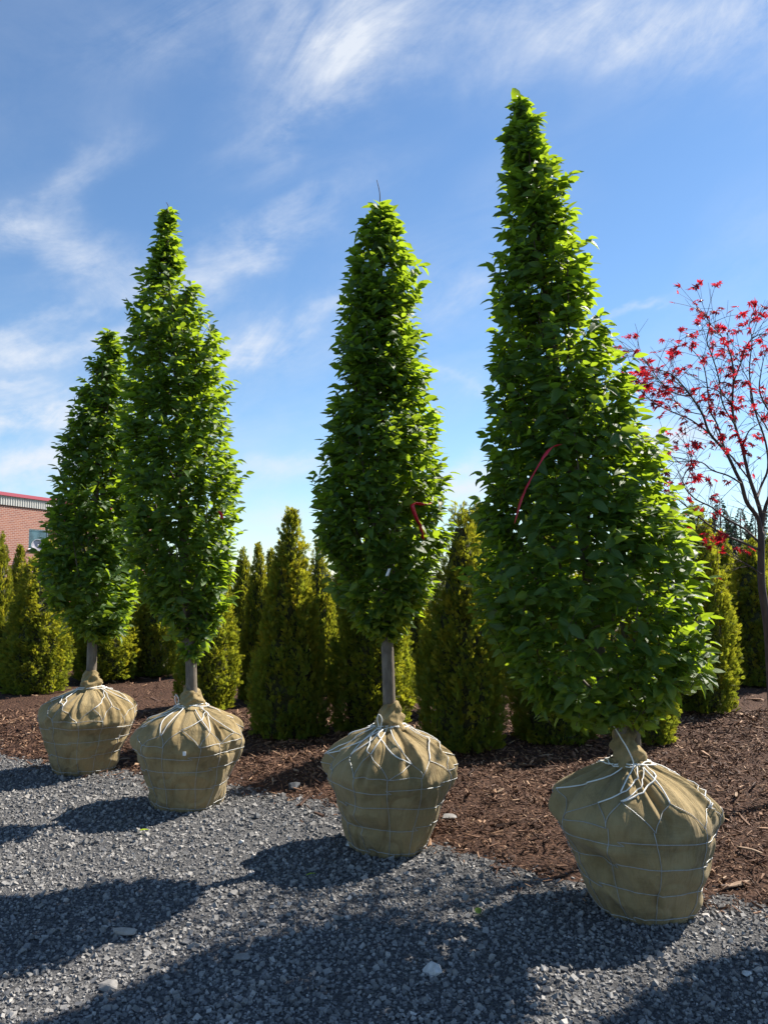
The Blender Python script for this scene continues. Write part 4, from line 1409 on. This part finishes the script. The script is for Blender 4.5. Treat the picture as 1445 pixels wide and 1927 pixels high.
    for j in range(na):
        F.append(((nr - 1) * na + j, (nr - 1) * na + (j + 1) % na, (2 * nr - 1) * na + (j + 1) % na, (2 * nr - 1) * na + j))
    link('reflector', make_mesh('reflector', np.array(V), np.array(F), True, None, [M['dish']]), dish)
    rim = [c - b0 + Fm @ np.array([0.058, 0.252 * math.cos(a_), 0.277 * math.sin(a_)]) for a_ in np.linspace(0, 2 * math.pi, 29)]
    A = Acc(); A.tube(rim, 0.012, 6, caps=False); link('rim', A.mesh('rim', [M['white']], True), dish)
    A = Acc(); A.tube([np.zeros(3), nrm * 0.45 + np.array([0, 0, 0.0]), nrm * 0.5 + np.array([0, 0, 0.2]), c - b0 - ddir * 0.02], 0.022, 8)
    link('bracket', A.mesh('bracket', [M['white']], True), dish)
    A = Acc(); A.tube([c - b0 + Fm @ np.array([0.05, 0, -0.27]), c - b0 + Fm @ np.array([0.28, 0, -0.10])], 0.012, 6)
    A.tube([c - b0 + Fm @ np.array([0.30, 0, -0.09]), c - b0 + Fm @ np.array([0.22, 0, -0.06])], 0.03, 8)
    link('receiver_arm', A.mesh('receiver_arm', [M['white']], True), dish)


def empty_part(name, parent):
    o = bpy.data.objects.new(name, None)
    col.objects.link(o)
    o.parent = parent
    return o


build_building()


# ------------------------------------------------------------------ far spruces
def spruce_mesh(seed, H=8.0, Rm=1.9):
    r = np.random.default_rng(seed)
    P, D, U, L = [], [], [], []
    for k in range(2600):
        t = 1 - math.sqrt(r.random()) if r.random() < 0.8 else r.random()
        az = r.uniform(0, 6.283)
        tier = 0.72 + 0.28 * abs(math.sin(t * 26 + az))
        rr = Rm * (1 - t) ** 0.9 * tier * r.uniform(0.55, 1.05)
        out = np.array([math.cos(az), math.sin(az), 0])
        P.append(out * rr + np.array([0, 0, 0.6 + t * (H - 0.7)]))
        D.append(out + np.array([0, 0, r.uniform(-0.35, 0.35)]) + r.normal(0, 0.3, 3)); U.append(r.normal(0, 0.5, 3) + np.array([0, 0, 1]))
        L.append(r.uniform(0.3, 0.6) * (0.5 + 0.7 * (1 - t)))
    P, D, U, L = map(np.array, (P, D, U, L))
    Fm = frames(D, U)
    v = np.einsum('nij,nkj->nki', Fm, SV[None] * L[:, None, None]) + P[:, None, :]
    n, q = len(P), len(SV)
    f = (ST[None] + (np.arange(n) * q)[:, None, None]).reshape(-1, 3)
    t = np.zeros((n, q, 4)); t[:, :, 2] = r.random(n)[:, None]; t[:, :, 3] = 1
    A = Acc(); A.tube([(0, 0, -0.1), (0, 0, H * 0.5), (0, 0, H)], [0.16, 0.1, 0.02], 7)
    return make_mesh('spruce_crown', v.reshape(-1, 3), f, False, t.reshape(-1, 4), [M['spruce']]), A.mesh('spruce_trunk', [M['maple_bark']], True), H


SP_ = [spruce_mesh(201), spruce_mesh(202, 8.0, 2.3)]
for k, (x, ty, Z, lab) in enumerate([(1354, 936, 58, 'tallest dark far spruce behind the maple branches'), (1392, 955, 62, 'paler far spruce right of the tallest spruce'), (1420, 962, 57, 'dark far spruce just left of maple trunk'),
                                     (1336, 975, 66, 'low far spruce left of the tallest spruce'), (1446, 955, 60, 'far spruce behind upper maple trunk'), (1375, 972, 70, 'low far spruce between two taller spruces'), (1300, 990, 72, 'far spruce behind bronze and gold thuja'), (1490, 950, 63, 'far spruce beyond the maple on its right'), (1540, 962, 58, 'far spruce at the right end of the spruces')]):
    p = at(x, ty, Z)
    crown, trunk, H = SP_[k % 2]
    root = empty('spruce_tree', (p.x, Z, -0.06), lab, 'tree', 'far spruces beyond the nursery bed')
    s = (p.z + 0.06) / H
    root.scale = (s, s, s); root.rotation_euler = (0, 0, k * 1.1)
    link('crown', crown, root, 'stuff'); link('trunk', trunk, root)


# ------------------------------------------------------------------ ribbons, tags, loose stones, fallen leaves, wood shards
def strip(name, pts, width, mat, wdir, label, cat, twist=0.0):
    p = catmull(pts, 6)
    n = len(p)
    base = p[-1].copy()
    wv = np.asarray(wdir, float); wv /= np.linalg.norm(wv)
    tan = np.gradient(p, axis=0); tan /= np.linalg.norm(tan, axis=1)[:, None]
    V, F = [], []
    for i in range(n):
        a = twist * i / n
        nn = np.cross(tan[i], wv); nn /= np.linalg.norm(nn) + 1e-9
        w = (wv * math.cos(a) + nn * math.sin(a)) * width[min(i * len(width) // n, len(width) - 1)] / 2
        q = np.cross(tan[i], w); q = q / (np.linalg.norm(q) + 1e-9) * 0.0006
        V += [p[i] - w + q, p[i] + w + q, p[i] + w - q, p[i] - w - q]
    for i in range(n - 1):
        for k in range(4):
            F.append((i * 4 + k, i * 4 + (k + 1) % 4, i * 4 + 4 + (k + 1) % 4, i * 4 + 4 + k))
    F += [(3, 2, 1, 0), (n * 4 - 4, n * 4 - 3, n * 4 - 2, n * 4 - 1)]
    return link(name, make_mesh(name, np.array(V) - base, np.array(F), True, None, [mat]), label=label, cat=cat, loc=tuple(base))


def surf(tree, cfg, x, y, k=1.0):
    """point on the camera side of a crown under a photo pixel"""
    Z = cfg['base'][1]
    f = tree[1]
    p = at(x, y, Z)
    h, lx = p.z - cfg['base'][2], p.x - cfg['base'][0]
    r_, c_ = float(f['rd'](h)), float(f['cx'](h))
    dy = math.sqrt(max(0.0, (r_ * k) ** 2 - (lx - c_) ** 2))
    return np.array(at(x, y, Z + float(f['axy'](h)) - dy))


strip('ribbon', [surf(trees['T4'], T4, x, y, k) for x, y, k in ((1052, 838, 1.0), (1036, 843, 1.07), (1018, 868, 1.08), (1002, 895, 1.08), (990, 918, 1.08), (980, 942, 1.09), (968, 985, 1.08))], [0.03, 0.03, 0.016, 0.016, 0.03, 0.055, 0.045], M['ribbon'], (0.9, -0.2, 0.3),
      'long red plastic ribbon hanging in the tallest hornbeam', 'ribbon', 1.4)
strip('ribbon', [surf(trees['T3'], T3, x, y, k) for x, y, k in ((812, 946, 1.02), (800, 950, 1.07), (782, 947, 1.06), (776, 952, 1.06), (782, 972, 1.07), (790, 990, 1.08), (796, 1014, 1.07))], [0.028, 0.032, 0.026, 0.028, 0.03, 0.036, 0.038], M['ribbon'], (0.95, -0.2, 0.1),
      'short red ribbon tied in the narrow hornbeam', 'ribbon', 1.0)
strip('ribbon', [surf(trees['T2'], T2, x, y, 1.04) for x, y in ((412, 962), (416, 968), (418, 976))], [0.02, 0.024], M['ribbon'], (0.95, -0.2, 0.1),
      'scrap of red ribbon in tall diamond shaped hornbeam', 'ribbon', 0.4)
strip('plant_tag', [surf(trees['T3'], T3, x, y, 1.06) for x, y in ((733, 1070), (731, 1076), (728, 1084))], [0.018, 0.02], M['white'], (0.9, -0.4, 0.1),
      'small white plant tag hanging low in the narrow hornbeam', 'tag')
strip('plant_tag', [np.array(at(x, y, 5.31)) for x, y in ((347, 1415), (347, 1419), (347, 1423))], [0.022, 0.022], M['white'], (1, 0, 0),
      'tiny white tag on wire of the burlapped root ball', 'tag')


def rock(x, y, wpx, hpx, mat, label, seed, flat=0.45, cat='stone'):
    p = onground(x, y)
    g = float(gh(p.x, p.y))
    p = onground(x, y, g)
    r = np.random.default_rng(seed)
    rx = wpx / 2 * p.y / F0
    ry = rx * min(1.0, hpx / wpx * 1.9)
    # a few random corners on a squashed ball, wrapped in their convex hull
    import bmesh
    bm = bmesh.new()
    for k in range(15):
        d = r.normal(0, 1, 3); d /= np.linalg.norm(d)
        d *= r.uniform(0.78, 1.05)
        bm.verts.new((d[0] * rx, d[1] * ry, (d[2] * 0.5 + 0.32) * rx * flat * 1.6))
    res = bmesh.ops.convex_hull(bm, input=bm.verts)
    bmesh.ops.delete(bm, geom=[v for v in bm.verts if not v.link_faces], context='VERTS')
    bmesh.ops.bevel(bm, geom=list(bm.edges), offset=rx * 0.05, segments=1, affect='EDGES')
    me = bpy.data.meshes.new('stone')
    bm.to_mesh(me); bm.free()
    me.materials.append(mat)
    o = link('stone', me, label=label, cat=cat, loc=(p.x, p.y, g))
    o.rotation_euler = (0, 0, r.uniform(-0.4, 0.4))
    return o


rock(815, 1834, 46, 30, M['pale_stone'], 'jagged white stone lying alone on the shaded gravel', 3, 0.7)
rock(238, 1758, 62, 19, M['tan_stone'], 'flat tan stone at the edge of tree shadow on gravel', 4, 0.35)
rock(456, 1806, 44, 14, M['grey_stone'], 'long grey stone in the shade of the tallest hornbeam', 5, 0.4)
rock(204, 1862, 50, 20, M['grey_stone'], 'broad grey stone among gravel in deep shade', 6, 0.45)
rock(555, 1488, 34, 16, M['dark_stone'], 'dark blue grey stone where gravel meets mulch', 7, 0.8)
rock(561, 1506, 11, 7, M['pale_stone'], 'small white pebble beside the dark blue grey stone', 8, 0.8)
rock(453, 1588, 16, 10, M['pale_stone'], 'white pebble on sunlit gravel between two root balls', 9, 0.8)
rock(484, 1540, 18, 16, M['dark_stone'], 'small dark stone on gravel near the golden pointed thuja', 10, 0.9)
rock(905, 1786, 22, 12, M['grey_stone'], 'grey stone on gravel near the fallen green leaf', 12, 0.6)
rock(440, 1685, 24, 14, M['grey_stone'], 'pale grey stone beside shadow of narrow hornbeam', 13, 0.5)
rock(655, 1592, 16, 9, M['pale_stone'], 'pale pebble at the foot of the middle root ball', 14, 0.6)
rock(846, 1542, 36, 16, M['grey_stone'], 'flat grey stone at mulch edge right of the middle root ball', 15, 0.4)
rock(1404, 1836, 20, 12, M['pale_stone'], 'pale stone right of the big root ball shadow', 16, 0.6)
rock(352, 1775, 24, 14, M['grey_stone'], 'rounded grey stone in shade beyond flat tan stone', 17, 0.6)


def ground_leaf(x, y, rot, label):
    p = onground(x, y, 0.02)
    k, rv, me = LEAF_VARIANTS[3]
    o = link('fallen_leaf', me, label=label, cat='leaf', loc=(p.x, p.y, float(gh(p.x, p.y)) + 0.022))
    o.scale = (0.06, 0.06, 0.06)
    o.rotation_euler = (R(-28), R(-10), rot)


ground_leaf(904, 1720, 1.9, 'single green leaf fallen on gravel by the big root ball shadow')
ground_leaf(575, 1648, 0.4, 'green leaf fallen in the shadow of the middle root ball')
ground_leaf(263, 1565, 0.2, 'green leaf fallen in shadow of the tagged root ball')


def shard(x, y, lpx, rot, label, seed):
    p = onground(x, y, 0.05)
    g = float(gh(p.x, p.y))
    p = onground(x, y, g + 0.02)
    r = np.random.default_rng(seed)
    L = lpx * p.y / F0
    n = 6
    V, F = [], []
    for i in range(n):
        t = i / (n - 1)
        w = L * 0.16 * (0.35 + math.sin(t * math.pi) ** 0.6) * r.uniform(0.8, 1.1)
        th = 0.006 * r.uniform(0.7, 1.3)
        xx, zz = (t - 0.5) * L, 0.006 * math.sin(t * 3) + r.normal(0, 0.001)
        V += [(xx, -w / 2, zz), (xx, w / 2, zz), (xx, w / 2 * 0.8, zz + th), (xx, -w / 2 * 0.8, zz + th)]
    for i in range(n - 1):
        for k in range(4):
            F.append((i * 4 + k, i * 4 + 4 + k, i * 4 + 4 + (k + 1) % 4, i * 4 + (k + 1) % 4))
    F += [(0, 1, 2, 3), (n * 4 - 1, n * 4 - 2, n * 4 - 3, n * 4 - 4)]
    o = link('wood_shard', make_mesh('wood_shard', np.array(V), np.array(F), False, None, [M['wood']]), label=label, cat='wood shard', loc=(p.x, p.y, g + 0.022))
    o.rotation_euler = (r.normal(0, 0.12), r.normal(0, 0.08), rot)


shard(1410, 1602, 48, -0.9, 'long pale wood shard on mulch right of the big root ball', 1)
shard(1385, 1668, 62, 0.35, 'grey brown wood shard at mulch edge by big root ball', 2)
shard(1385, 1497, 30, 1.1, 'pale bark flake standing out in mulch near the maple', 3)
shard(942, 1490, 24, 0.9, 'light wood chip on sunlit mulch between the root balls', 4)
shard(1027, 1423, 28, 0.2, 'grey bark flake in shade behind the big root ball', 5)
shard(236, 1620 - 190, 26, 0.9, 'light wood sliver on mulch between two back root balls', 6)
